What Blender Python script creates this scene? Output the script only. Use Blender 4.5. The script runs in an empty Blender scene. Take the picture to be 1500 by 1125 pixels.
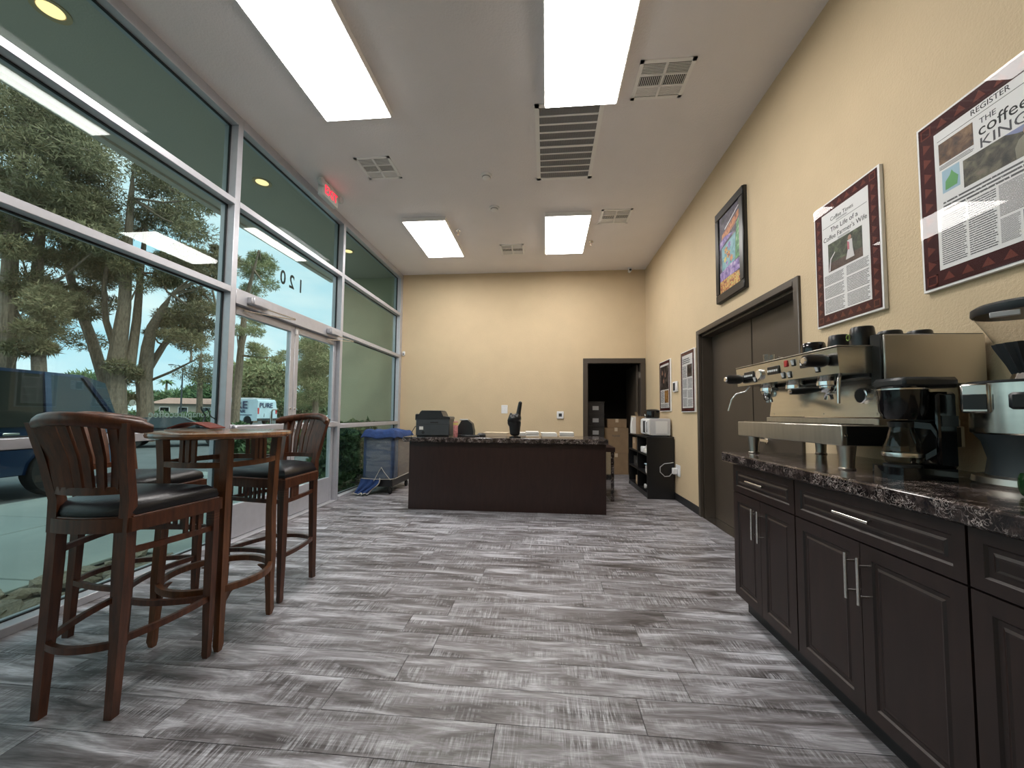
import bpy, bmesh, math, random
import numpy as np
from mathutils import Matrix, Vector

# ------------------------------------------------------------------ camera, sky, light, exposure
S = bpy.context.scene
COL = S.collection
F_PX, CX, CY, EYE = 563.0, 750.0, 577.0, 1.20
_fw = Vector((800 - CX, 607 - CY, F_PX)).normalized()
_r = Vector((math.cos(.009), math.sin(.009), 0)); _r = (_r - _fw * _r.dot(_fw)).normalized()
_d = _fw.cross(_r)
ROT = Matrix((_r, _fw, -_d))                      # camera (x right, y down, z forward) -> world
cd = bpy.data.cameras.new('camera'); cam = bpy.data.objects.new('camera', cd); COL.objects.link(cam)
cd.sensor_width = 36; cd.lens = F_PX / 1500 * 36; cd.shift_y = (CY - 562.5) / 1500
cd.clip_start = .02; cd.clip_end = 500
ax, ay, az = ROT.col[0], -ROT.col[1], -ROT.col[2]
cam.matrix_world = Matrix(((ax.x, ay.x, az.x, 0), (ax.y, ay.y, az.y, 0), (ax.z, ay.z, az.z, EYE), (0, 0, 0, 1)))
S.camera = cam
LAMP_POWER = 23.0
SKY_POWER = 1.35
w = bpy.data.worlds.new('overcast_sky'); S.world = w; w.use_nodes = True
nt = w.node_tree; nt.nodes.clear()
_o = nt.nodes.new('ShaderNodeOutputWorld'); _b = nt.nodes.new('ShaderNodeBackground'); _b.inputs[1].default_value = SKY_POWER
_tc = nt.nodes.new('ShaderNodeTexCoord'); _mp = nt.nodes.new('ShaderNodeMapping'); _mp.inputs['Scale'].default_value = (1, 1, 3)
_nz = nt.nodes.new('ShaderNodeTexNoise'); _nz.inputs['Scale'].default_value = 2.2; _nz.inputs['Detail'].default_value = 6
_cr = nt.nodes.new('ShaderNodeValToRGB')
_cr.color_ramp.elements[0].position = .38; _cr.color_ramp.elements[0].color = (.46, .75, .90, 1)
_cr.color_ramp.elements[1].position = .62; _cr.color_ramp.elements[1].color = (.86, .95, .98, 1)
nt.links.new(_tc.outputs['Generated'], _mp.inputs[0]); nt.links.new(_mp.outputs[0], _nz.inputs['Vector'])
nt.links.new(_nz.outputs[0], _cr.inputs[0]); nt.links.new(_cr.outputs[0], _b.inputs[0]); nt.links.new(_b.outputs[0], _o.inputs[0])
sd = bpy.data.lights.new('sun', 'SUN'); sd.energy = 3.2; sd.angle = 1.0; sd.color = (1, .95, .86)
sun = bpy.data.objects.new('sun', sd); COL.objects.link(sun); sun.rotation_euler = (math.radians(10), math.radians(42), 0)      # from behind the building, veiled by cloud
sun.location = (10, -3, 20)
vs = S.view_settings
vs.view_transform = 'Standard'; vs.look = 'None'; vs.gamma = 1; vs.use_curve_mapping = False; vs.exposure = 0.0

def at(px, py, Y):
    d = ROT @ Vector(((px - CX) / F_PX, (py - CY) / F_PX, 1)); t = Y / d.y
    return Vector((d.x * t, Y, EYE + d.z * t))

# ------------------------------------------------------------------ helpers
rnd = random.Random(7)
R = math.radians

class MB:
    """collects geometry, then links it as one mesh object"""
    def __init__(self): self.v = []; self.f = []
    def add(self, vs, fs):
        o = len(self.v); self.v += [tuple(p) for p in vs]; self.f += [tuple(i + o for i in f) for f in fs]; return self
    def box(self, x0, x1, y0, y1, z0, z1, b=0.0):
        if x0 > x1: x0, x1 = x1, x0
        if y0 > y1: y0, y1 = y1, y0
        if z0 > z1: z0, z1 = z1, z0
        if b <= 0:
            v = [(x, y, z) for z in (z0, z1) for y in (y0, y1) for x in (x0, x1)]
            return self.add(v, [(0, 2, 3, 1), (4, 5, 7, 6), (0, 1, 5, 4), (2, 6, 7, 3), (0, 4, 6, 2), (1, 3, 7, 5)])
        b = min(b, (x1 - x0) / 2.01, (y1 - y0) / 2.01, (z1 - z0) / 2.01)
        bm = bmesh.new(); bmesh.ops.create_cube(bm, size=1)
        for q in bm.verts: q.co = Vector(((x0 + x1) / 2 + q.co.x * (x1 - x0), (y0 + y1) / 2 + q.co.y * (y1 - y0), (z0 + z1) / 2 + q.co.z * (z1 - z0)))
        bmesh.ops.bevel(bm, geom=bm.edges[:], offset=b, segments=1, affect='EDGES', profile=.5)
        bm.verts.index_update()
        self.add([q.co for q in bm.verts], [[q.index for q in f.verts] for f in bm.faces]); bm.free(); return self
    def loft(self, rings, cap=True):
        n = len(rings[0]); v = [p for r in rings for p in r]; f = []
        for i in range(len(rings) - 1):
            for j in range(n):
                k = (j + 1) % n
                f.append((i * n + j, i * n + k, (i + 1) * n + k, (i + 1) * n + j))
        if cap: f.append(tuple(range(n))[::-1]); f.append(tuple((len(rings) - 1) * n + j for j in range(n)))
        return self.add(v, f)
    def lathe(self, prof, c=(0, 0, 0), n=24, axis='z', cap=True):
        rings = []
        for r, h in prof:
            ring = []
            for i in range(n):
                a = 2 * math.pi * i / n; p, q = r * math.cos(a), r * math.sin(a)
                ring.append({'z': (c[0] + p, c[1] + q, c[2] + h), 'x': (c[0] + h, c[1] + p, c[2] + q), 'y': (c[0] + q, c[1] + h, c[2] + p)}[axis])
            rings.append(ring)
        return self.loft(rings, cap)
    def tube(self, pts, r, n=8, cap=True):
        pts = [Vector(p) for p in pts]; rr = r if isinstance(r, (list, tuple)) else [r] * len(pts); rings = []
        t0 = (pts[1] - pts[0]).normalized(); up = Vector((0, 0, 1)) if abs(t0.z) < .9 else Vector((1, 0, 0))
        a = t0.cross(up).normalized()
        for i, p in enumerate(pts):
            t = ((pts[min(i + 1, len(pts) - 1)] - pts[max(i - 1, 0)])).normalized()
            a = (a - t * a.dot(t)).normalized(); b = t.cross(a)
            rings.append([p + (a * math.cos(2 * math.pi * k / n) + b * math.sin(2 * math.pi * k / n)) * rr[i] for k in range(n)])
        return self.loft(rings, cap)
    def sweep(self, pts, wd, ht):
        """rectangular bar along a path, kept upright"""
        pts = [Vector(p) for p in pts]; rings = []
        for i, p in enumerate(pts):
            t = pts[min(i + 1, len(pts) - 1)] - pts[max(i - 1, 0)]; t.z = 0
            t = t.normalized() if t.length > 1e-6 else Vector((1, 0, 0)); s = Vector((-t.y, t.x, 0)) * wd / 2; u = Vector((0, 0, ht / 2))
            rings.append([p - s - u, p + s - u, p + s + u, p - s + u])
        return self.loft(rings)
    def post(self, secs):
        """square column through (x, y, z, half x, half y)"""
        return self.loft([[(x - a, y - b, z), (x + a, y - b, z), (x + a, y + b, z), (x - a, y + b, z)] for x, y, z, a, b in secs])
    def prism(self, poly, z0, z1, axis='z'):
        m = {'z': lambda p, h: (p[0], p[1], h), 'x': lambda p, h: (h, p[0], p[1]), 'y': lambda p, h: (p[0], h, p[1])}[axis]
        return self.loft([[m(p, z0) for p in poly], [m(p, z1) for p in poly]])
    def bar(self, a, b, w1, w2=None):
        a, b = Vector(a), Vector(b); w2 = w2 or w1; t = (b - a).normalized()
        up = Vector((0, 0, 1)) if abs(t.z) < .9 else Vector((0, 1, 0)); s = t.cross(up).normalized() * w1 / 2; u = t.cross(s).normalized() * w2 / 2
        return self.loft([[p - s - u, p + s - u, p + s + u, p - s + u] for p in (a, b)])
    def build(self, name, m, parent=None, world=False, smooth=True, fix=True):
        me = bpy.data.meshes.new(name)
        vv = self.v
        if world and parent is not None:
            off = Vector((0, 0, 0)); q = parent
            while q: off += q.location; q = q.parent
            vv = [(p[0] - off.x, p[1] - off.y, p[2] - off.z) for p in vv]
        me.from_pydata(vv, [], self.f)
        if fix:
            bm = bmesh.new(); bm.from_mesh(me); bmesh.ops.recalc_face_normals(bm, faces=bm.faces[:]); bm.to_mesh(me); bm.free()
        if smooth:
            me.polygons.foreach_set('use_smooth', [True] * len(me.polygons)); me.set_sharp_from_angle(angle=R(38))
        o = bpy.data.objects.new(name, me); COL.objects.link(o)
        if m is not None: me.materials.append(MT[m] if isinstance(m, str) else m)
        if parent is not None: o.parent = parent
        return o

def tag(o, label, cat, group=None, kind=None):
    o['label'] = label; o['category'] = cat
    if group: o['group'] = group
    if kind: o['kind'] = kind
    return o
def thing(name, label, cat, loc=(0, 0, 0), rz=0.0, group=None, kind=None):
    o = bpy.data.objects.new(name, None); COL.objects.link(o); o.empty_display_size = .05
    o.location = loc; o.rotation_euler = (0, 0, rz); return tag(o, label, cat, group, kind)
def struct(o, label, cat): return tag(o, label, cat, None, 'structure')
def copy_tree(o, parent=None):
    c = o.copy(); COL.objects.link(c); c.parent = parent
    for ch in list(o.children): copy_tree(ch, c)
    return c
def bx(name, m, parent, *a, b=0.0, world=True): return MB().box(*a, b=b).build(name, m, parent, world)

# ------------------------------------------------------------------ materials
MT = {}
def new_mat(name):
    m = bpy.data.materials.new(name); m.use_nodes = True; MT[name] = m
    return m, m.node_tree, m.node_tree.nodes['Principled BSDF']
def N(t, typ, **k):
    n = t.nodes.new(typ)
    for a, v in k.items():
        if a in n.inputs.keys(): n.inputs[a].default_value = v
        else: setattr(n, a, v)
    return n
def ramp(t, src, stops):
    r = N(t, 'ShaderNodeValToRGB'); e = r.color_ramp.elements
    while len(e) < len(stops): e.new(.5)
    for i, (p, c) in enumerate(stops): e[i].position = p; e[i].color = (*c, 1) if len(c) == 3 else c
    t.links.new(src, r.inputs[0]); return r
def coords(t, scale=(1, 1, 1), kind='Object', rot=(0, 0, 0)):
    m = N(t, 'ShaderNodeMapping'); m.inputs['Scale'].default_value = scale; m.inputs['Rotation'].default_value = rot
    if kind == 'World': g = N(t, 'ShaderNodeNewGeometry'); t.links.new(g.outputs['Position'], m.inputs[0])
    else: g = N(t, 'ShaderNodeTexCoord'); t.links.new(g.outputs[kind], m.inputs[0])
    return m.outputs[0]
def mat(name, col, rough=.5, metal=0.0, var=0.0, vscale=6, stretch=(1, 1, 1), bump=0.0, bscale=80, spec=None, emit=0.0, coat=0.0, trans=0.0):
    m, t, p = new_mat(name)
    p.inputs['Roughness'].default_value = rough; p.inputs['Metallic'].default_value = metal
    if spec is not None: p.inputs['Specular IOR Level'].default_value = spec
    if coat: p.inputs['Coat Weight'].default_value = coat; p.inputs['Coat Roughness'].default_value = .1
    if trans: p.inputs['Transmission Weight'].default_value = trans
    cv = coords(t, stretch)
    nz = N(t, 'ShaderNodeTexNoise'); nz.inputs['Scale'].default_value = vscale; nz.inputs['Detail'].default_value = 5; t.links.new(cv, nz.inputs['Vector'])
    lo = tuple(max(0, c * (1 - var)) for c in col); hi = tuple(min(1, c * (1 + var)) for c in col)
    r = ramp(t, nz.outputs[0], [(.3, lo), (.7, hi)]); t.links.new(r.outputs[0], p.inputs['Base Color'])
    if emit: t.links.new(r.outputs[0], p.inputs['Emission Color']); p.inputs['Emission Strength'].default_value = emit
    if bump:
        bn = N(t, 'ShaderNodeTexNoise'); bn.inputs['Scale'].default_value = bscale; bn.inputs['Detail'].default_value = 3
        t.links.new(coords(t), bn.inputs['Vector'])
        b = N(t, 'ShaderNodeBump'); b.inputs['Strength'].default_value = bump; b.inputs['Distance'].default_value = .01
        t.links.new(bn.outputs[0], b.inputs['Height']); t.links.new(b.outputs[0], p.inputs['Normal'])
    return m

mat('wall_paint', (.60, .468, .300), .75, var=.03, vscale=3, bump=.35, bscale=90)
mat('ceiling_paint', (.84, .80, .80), .85, var=.02, vscale=2, bump=.35, bscale=70)
mat('aluminium', (.50, .505, .545), .38, .35, var=.04, vscale=20)
mat('gasket', (.008, .008, .009), .5)
mat('brown_paint', (.060, .046, .034), .45, var=.06, bump=.05)
mat('black_base', (.012, .012, .013), .5)
mat('espresso_wood', (.020, .0098, .0080), .42, var=.25, vscale=5, stretch=(6, 6, 1), spec=.5)
mat('desk_wood', (.024, .0105, .0085), .36, var=.2, vscale=5, stretch=(6, 6, 1))
mat('chair_wood', (.085, .027, .011), .38, var=.45, vscale=7, stretch=(7, 7, 1), coat=.08)
mat('table_wood', (.135, .050, .018), .38, var=.4, vscale=7, stretch=(7, 7, 1), coat=.08)
mat('table_top_wood', (.20, .085, .032), .2, var=.35, vscale=6, stretch=(1, 9, 1), coat=.5)
mat('black_leather', (.011, .011, .014), .33, var=.2, bump=.12, bscale=160)
mat('steel', (.62, .60, .55), .22, 1.0, var=.06, vscale=4, stretch=(1, 1, 12))
mat('brushed_steel', (.55, .52, .47), .34, 1.0, var=.07, vscale=4, stretch=(1, 14, 1))
mat('chrome', (.80, .80, .80), .08, 1.0)
mat('nickel', (.72, .70, .67), .25, 1.0)
mat('black_plastic', (.010, .010, .011), .32, var=.1)
mat('gloss_black', (.006, .006, .007), .1, spec=.6)
mat('dark_grey_plastic', (.045, .052, .058), .45, var=.08)
mat('charcoal_plastic', (.020, .023, .026), .4, var=.08)
mat('white_plastic', (.75, .75, .76), .35)
mat('grey_plastic', (.42, .42, .43), .45)
mat('appliance_grey', (.56, .56, .585), .4)
mat('vent_white', (.88, .86, .84), .5)
mat('grille_duct', (.20, .195, .20), .7)
mat('grille_fin', (.34, .335, .34), .6)
mat('board_white', (.88, .87, .86), .6)
mat('vent_dark', (.05, .048, .048), .7)
mat('cardboard', (.30, .20, .115), .85, var=.08, vscale=8)
mat('dark_box', (.03, .026, .024), .7, var=.15)
mat('paper', (.78, .76, .72), .8, var=.03)
mat('paper_shade', (.62, .50, .36), .8)
mat('blue_fabric', (.018, .048, .16), .9, var=.3, vscale=14, bump=.5, bscale=25)
mat('teal_plastic_load', (.030, .055, .115), .6, var=.3, vscale=4, stretch=(1, 1, 4))
mat('wood_load', (.19, .14, .11), .7, var=.2, vscale=6, stretch=(1, 1, 4))
mat('rope', (.42, .40, .36), .8)
mat('red_sign', (1.0, .02, .06), .4, emit=1.6)
mat('red_plastic', (.45, .03, .03), .35)
mat('pink_label', (.62, .25, .25), .6, var=.3, vscale=40)
mat('maroon', (.055, .008, .009), .6, var=.15, spec=.2)
mat('maroon_light', (.17, .042, .030), .6, var=.15, spec=.2)
mat('ink', (.02, .02, .022), .7)
mat('ink_grey', (.09, .09, .10), .7)
mat('skin_print', (.46, .27, .20), .7)
mat('shirt_print', (.30, .28, .22), .7, var=.15)
mat('dress_print', (.72, .70, .70), .7)
mat('lei_print', (.55, .18, .22), .7)
mat('green_print', (.16, .42, .16), .7, var=.2)
mat('pale_blue_print', (.42, .60, .72), .7)
mat('yellow_print', (.62, .50, .16), .7)
mat('green_glass', (.012, .05, .018), .12)
mat('green_logo', (.22, .34, .06), .5)
mat('concrete', (.33, .37, .35), .85, var=.07, vscale=1.2, bump=.15, bscale=40)
mat('asphalt', (.12, .135, .14), .9, var=.12, vscale=2)
mat('soil', (.11, .095, .07), .95, var=.3, vscale=9)
mat('rock', (.26, .22, .165), .9, var=.3, vscale=6, bump=.5, bscale=14)
mat('soffit_paint', (.58, .52, .45), .85, bump=.3, bscale=60)
mat('wing_stucco', (.52, .48, .345), .9, var=.03, bump=.5, bscale=60)
mat('downlight_trim', (.62, .46, .28), .5)
mat('bark', (.19, .145, .105), .95, var=.35, vscale=7, stretch=(3, 3, .6), bump=.6, bscale=12)
mat('car_blue', (.010, .028, .075), .18, .3, coat=1.0)
mat('car_dark', (.012, .013, .016), .22, coat=.8)
mat('car_glass', (.010, .013, .014), .04, spec=.8)
mat('van_paint', (.46, .60, .68), .35, var=.12, vscale=1.2, coat=.4)
mat('tyre', (.012, .012, .012), .85)
mat('navy_ink', (.02, .035, .10), .5)
mat('lamp_red', (.5, .02, .02), .3)
mat('house_wall', (.40, .36, .30), .9)
mat('roof_tile', (.42, .25, .20), .9, var=.15)
mat('flag_red', (.55, .12, .10), .8)
mat('decal_pale', (.50, .56, .56), .5)
mat('decal_grey', (.045, .05, .052), .5)
mat('warm_glow', (1.0, .74, .36), .5, emit=1.7)
mat('storage_wall_dimmed', (.045, .036, .03), .9)  # darkness of the unlit room put into the wall colour
mat('exit_white', (.60, .62, .60), .45)
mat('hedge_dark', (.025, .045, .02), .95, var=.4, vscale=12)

def leaf_mat(name, c0, c1):
    m, t, p = new_mat(name); p.inputs['Roughness'].default_value = .7
    nz = N(t, 'ShaderNodeTexNoise'); nz.inputs['Scale'].default_value = 1.1; t.links.new(coords(t, kind='World'), nz.inputs['Vector'])
    r = ramp(t, nz.outputs[0], [(.35, c0), (.65, c1)]); t.links.new(r.outputs[0], p.inputs['Base Color'])
leaf_mat('pine_dark', (.125, .115, .055), (.220, .195, .100))
leaf_mat('pine_brown', (.150, .125, .065), (.240, .210, .105))
leaf_mat('pine_light', (.170, .195, .085), (.300, .310, .150))
leaf_mat('bush_green', (.060, .115, .050), (.150, .230, .100))

def lamp_mat(name, power, col):
    m, t, p = new_mat(name); t.nodes.remove(p); e = N(t, 'ShaderNodeEmission'); e.inputs[0].default_value = (*col, 1); e.inputs[1].default_value = power
    t.links.new(e.outputs[0], t.nodes['Material Output'].inputs[0])
lamp_mat('panel_light', LAMP_POWER, (1.0, .965, .925))

def glass_mat(name, tint, refl=1.0, ior=1.5):
    m, t, p = new_mat(name); t.nodes.remove(p)
    tr = N(t, 'ShaderNodeBsdfTransparent'); tr.inputs[0].default_value = (*tint, 1)
    gl = N(t, 'ShaderNodeBsdfGlossy'); gl.inputs['Roughness'].default_value = 0.0; gl.inputs[0].default_value = (refl, refl, refl, 1)
    fr = N(t, 'ShaderNodeFresnel'); gm = N(t, 'ShaderNodeNewGeometry'); io = N(t, 'ShaderNodeMath', operation='MULTIPLY_ADD')
    t.links.new(gm.outputs['Backfacing'], io.inputs[0]); io.inputs[1].default_value = 1 / ior - ior; io.inputs[2].default_value = ior; t.links.new(io.outputs[0], fr.inputs[0])
    mx = N(t, 'ShaderNodeMixShader')
    t.links.new(fr.outputs[0], mx.inputs[0]); t.links.new(tr.outputs[0], mx.inputs[1]); t.links.new(gl.outputs[0], mx.inputs[2])
    t.links.new(mx.outputs[0], t.nodes['Material Output'].inputs[0])
glass_mat('window_glass', (.86, .93, .905), .5)
glass_mat('dimmed_reflection_glass', (.84, .92, .89), .06)  # upper panes: mirror image of the ceiling lights dimmed in the shader
glass_mat('clear_glass', (.93, .94, .94), 1.0)
glass_mat('smoke_glass', (.62, .58, .52), 1.0)
glass_mat('hopper_plastic', (.88, .87, .86), .5)
glass_mat('poster_glaze', (1, 1, 1), .28, 1.45)
# stretch film: mostly clear, with milky creases
m, t, p = new_mat('stretch_film'); t.nodes.remove(p)
tr = N(t, 'ShaderNodeBsdfTransparent'); tr.inputs[0].default_value = (.9, .93, .95, 1); gl = N(t, 'ShaderNodeBsdfPrincipled')
gl.inputs['Base Color'].default_value = (.50, .54, .56, 1); gl.inputs['Roughness'].default_value = .25
wv = N(t, 'ShaderNodeTexNoise'); wv.inputs['Scale'].default_value = 3.0; wv.inputs['Detail'].default_value = 8; wv.inputs['Distortion'].default_value = 1.5
t.links.new(coords(t, (1, 1, 5), rot=(0, .3, 0)), wv.inputs['Vector'])
rr = ramp(t, wv.outputs[0], [(.35, (.10, .10, .10)), (.75, (.42, .42, .42))]); mx = N(t, 'ShaderNodeMixShader')
t.links.new(rr.outputs[0], mx.inputs[0]); t.links.new(tr.outputs[0], mx.inputs[1]); t.links.new(gl.outputs[0], mx.inputs[2])
t.links.new(mx.outputs[0], t.nodes['Material Output'].inputs[0])

# weathered grey plank
m, t, p = new_mat('floor_plank')
oi = N(t, 'ShaderNodeObjectInfo'); g = N(t, 'ShaderNodeNewGeometry')
off = N(t, 'ShaderNodeVectorMath', operation='SCALE'); off.inputs['Scale'].default_value = 37.0
cmb = N(t, 'ShaderNodeCombineXYZ'); t.links.new(oi.outputs['Random'], cmb.inputs[0]); t.links.new(oi.outputs['Random'], cmb.inputs[2])
t.links.new(cmb.outputs[0], off.inputs[0]); ad = N(t, 'ShaderNodeVectorMath', operation='ADD')
t.links.new(g.outputs['Position'], ad.inputs[0]); t.links.new(off.outputs[0], ad.inputs[1])
def pn(scale, sc, detail=6, dist=0.0, rough=.6):
    mp = N(t, 'ShaderNodeMapping'); mp.inputs['Scale'].default_value = scale; t.links.new(ad.outputs[0], mp.inputs[0])
    n = N(t, 'ShaderNodeTexNoise'); n.inputs['Scale'].default_value = sc; n.inputs['Detail'].default_value = detail; n.inputs['Distortion'].default_value = dist
    n.inputs['Roughness'].default_value = rough; t.links.new(mp.outputs[0], n.inputs['Vector']); return n.outputs[0]
base = ramp(t, pn((1.15, 7.0, 1), 1.5, 9, .9, .62), [(.33, (.052, .044, .045)), (.44, (.150, .138, .143)), (.53, (.255, .245, .262)), (.66, (.56, .565, .61))])
saw = ramp(t, pn((40, 2.2, 1), 2.4, 6, .5, .7), [(.44, (0, 0, 0)), (.60, (1, 1, 1))])
patch = ramp(t, pn((2.4, 6, 1), 1.5, 5, 1.0), [(.46, (0, 0, 0)), (.66, (1, 1, 1))])
grain = ramp(t, pn((5, 80, 1), 2.0, 4, .6), [(.32, (.66, .65, .65)), (.68, (1.14, 1.14, 1.15))])
mu = N(t, 'ShaderNodeMath', operation='MULTIPLY'); t.links.new(saw.outputs[0], mu.inputs[0]); t.links.new(patch.outputs[0], mu.inputs[1])
mu2 = N(t, 'ShaderNodeMath', operation='MULTIPLY'); t.links.new(mu.outputs[0], mu2.inputs[0]); mu2.inputs[1].default_value = .80
mx = N(t, 'ShaderNodeMixRGB'); t.links.new(mu2.outputs[0], mx.inputs[0]); t.links.new(base.outputs[0], mx.inputs[1]); mx.inputs[2].default_value = (.62, .63, .68, 1)
mm = N(t, 'ShaderNodeMixRGB', blend_type='MULTIPLY'); mm.inputs[0].default_value = 1; t.links.new(mx.outputs[0], mm.inputs[1]); t.links.new(grain.outputs[0], mm.inputs[2])
t.links.new(mm.outputs[0], p.inputs['Base Color']); p.inputs['Roughness'].default_value = .42
bp = N(t, 'ShaderNodeBump'); bp.inputs['Strength'].default_value = .25; bp.inputs['Distance'].default_value = .004
t.links.new(mm.outputs[0], bp.inputs['Height']); t.links.new(bp.outputs[0], p.inputs['Normal'])

# dark brown stone with pale flecks
m, t, p = new_mat('granite')
vo = N(t, 'ShaderNodeTexVoronoi', feature='DISTANCE_TO_EDGE'); vo.inputs['Scale'].default_value = 34
nz = N(t, 'ShaderNodeTexNoise'); nz.inputs['Scale'].default_value = 9; nz.inputs['Detail'].default_value = 5; t.links.new(coords(t), nz.inputs['Vector'])
dv = N(t, 'ShaderNodeMixRGB'); dv.inputs[0].default_value = .45; t.links.new(coords(t), dv.inputs[1]); t.links.new(nz.outputs['Color'], dv.inputs[2]); t.links.new(dv.outputs[0], vo.inputs['Vector'])
ve = ramp(t, vo.outputs['Distance'], [(.0, (.85, .78, .74)), (.03, (.26, .20, .19)), (.075, (0, 0, 0))])
n2 = N(t, 'ShaderNodeTexNoise'); n2.inputs['Scale'].default_value = 32; n2.inputs['Detail'].default_value = 6; t.links.new(coords(t), n2.inputs['Vector'])
bb = ramp(t, n2.outputs[0], [(.38, (.010, .008, .008)), (.58, (.034, .024, .022)), (.75, (.10, .075, .070))])
n3 = N(t, 'ShaderNodeTexNoise'); n3.inputs['Scale'].default_value = 17; t.links.new(coords(t), n3.inputs['Vector'])
mk = ramp(t, n3.outputs[0], [(.42, (.05, .05, .05)), (.62, (1, 1, 1))])
mq = N(t, 'ShaderNodeMixRGB', blend_type='MULTIPLY'); mq.inputs[0].default_value = 1; t.links.new(ve.outputs[0], mq.inputs[1]); t.links.new(mk.outputs[0], mq.inputs[2])
aa = N(t, 'ShaderNodeMixRGB', blend_type='ADD'); aa.inputs[0].default_value = .8; t.links.new(bb.outputs[0], aa.inputs[1]); t.links.new(mq.outputs[0], aa.inputs[2])
t.links.new(aa.outputs[0], p.inputs['Base Color']); p.inputs['Roughness'].default_value = .12

def print_lines(name, rows, ink=(.10, .10, .105), paper=(.86, .85, .85)):
    """newspaper columns: flat print, rows of broken dark lines (generated coordinates)"""
    m, t, p = new_mat(name); p.inputs['Roughness'].default_value = .6
    tc = N(t, 'ShaderNodeTexCoord'); sp = N(t, 'ShaderNodeSeparateXYZ'); t.links.new(tc.outputs['Generated'], sp.inputs[0])
    a = N(t, 'ShaderNodeMath', operation='MULTIPLY'); a.inputs[1].default_value = rows; t.links.new(sp.outputs[2], a.inputs[0])
    f = N(t, 'ShaderNodeMath', operation='FRACT'); t.links.new(a.outputs[0], f.inputs[0])
    l = N(t, 'ShaderNodeMath', operation='LESS_THAN'); l.inputs[1].default_value = .50; t.links.new(f.outputs[0], l.inputs[0])
    fl = N(t, 'ShaderNodeMath', operation='FLOOR'); t.links.new(a.outputs[0], fl.inputs[0])
    wn = N(t, 'ShaderNodeTexWhiteNoise', noise_dimensions='1D'); t.links.new(fl.outputs[0], wn.inputs['W'])
    ln = N(t, 'ShaderNodeMath', operation='MULTIPLY_ADD'); t.links.new(wn.outputs[0], ln.inputs[0]); ln.inputs[1].default_value = -.22; ln.inputs[2].default_value = 1.1
    iv = N(t, 'ShaderNodeMath', operation='SUBTRACT'); iv.inputs[0].default_value = 1; t.links.new(sp.outputs[1], iv.inputs[1])
    ls = N(t, 'ShaderNodeMath', operation='LESS_THAN'); t.links.new(iv.outputs[0], ls.inputs[0]); t.links.new(ln.outputs[0], ls.inputs[1])
    wm = N(t, 'ShaderNodeMapping'); wm.inputs['Scale'].default_value = (1, 40, rows); t.links.new(tc.outputs['Generated'], wm.inputs[0])
    nz = N(t, 'ShaderNodeTexNoise'); nz.inputs['Scale'].default_value = 1; t.links.new(wm.outputs[0], nz.inputs['Vector'])
    gt = N(t, 'ShaderNodeMath', operation='GREATER_THAN'); gt.inputs[1].default_value = .38; t.links.new(nz.outputs[0], gt.inputs[0])
    m1 = N(t, 'ShaderNodeMath', operation='MULTIPLY'); t.links.new(l.outputs[0], m1.inputs[0]); t.links.new(ls.outputs[0], m1.inputs[1])
    m2 = N(t, 'ShaderNodeMath', operation='MULTIPLY'); t.links.new(m1.outputs[0], m2.inputs[0]); t.links.new(gt.outputs[0], m2.inputs[1])
    mx = N(t, 'ShaderNodeMixRGB'); t.links.new(m2.outputs[0], mx.inputs[0]); mx.inputs[1].default_value = (*paper, 1); mx.inputs[2].default_value = (*ink, 1)
    t.links.new(mx.outputs[0], p.inputs['Base Color'])
for _r_ in (3, 6, 10, 14, 18, 24, 30): print_lines('print_%d' % _r_, _r_)
def print_photo(name, cols, scale=9):
    m, t, p = new_mat(name); p.inputs['Roughness'].default_value = .5
    nz = N(t, 'ShaderNodeTexNoise'); nz.inputs['Scale'].default_value = scale; nz.inputs['Detail'].default_value = 6; nz.inputs['Distortion'].default_value = .6
    t.links.new(coords(t), nz.inputs['Vector']); k = len(cols)
    r = ramp(t, nz.outputs[0], [(.3 + .4 * i / (k - 1), c) for i, c in enumerate(cols)]); t.links.new(r.outputs[0], p.inputs['Base Color'])
print_photo('photo_farm', [(.012, .012, .010), (.055, .05, .035), (.13, .12, .075), (.22, .17, .13)], 22)
print_photo('photo_brown', [(.03, .014, .008), (.13, .06, .025), (.30, .17, .08)], 26)
print_photo('photo_green', [(.01, .015, .008), (.045, .06, .03), (.14, .17, .09)], 24)
print_photo('photo_soil', [(.05, .028, .02), (.12, .07, .05)], 24)
print_photo('photo_sky', [(.16, .20, .42), (.30, .33, .52)], 8)
print_photo('photo_dark', [(.008, .007, .007), (.05, .035, .03), (.22, .17, .14)], 14)
print_photo('photo_orange', [(.12, .05, .015), (.42, .20, .05), (.55, .34, .14)], 18)
print_photo('photo_purple', [(.04, .03, .07), (.12, .10, .17), (.42, .40, .40)], 14)
print_photo('art_night', [(.008, .008, .012), (.04, .03, .06), (.20, .18, .20)], 16)
print_photo('art_orange', [(.10, .03, .02), (.48, .16, .05), (.60, .30, .10)], 18)
print_photo('art_teal', [(.05, .16, .20), (.14, .34, .38), (.25, .42, .50)], 12)
print_photo('art_green', [(.01, .05, .02), (.05, .25, .06), (.30, .45, .25)], 24)
print_photo('art_violet', [(.05, .03, .12), (.22, .14, .40), (.50, .40, .55)], 20)
print_photo('art_mixed', [(.02, .01, .01), (.35, .08, .03), (.65, .42, .10), (.10, .25, .10)], 45)

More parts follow.
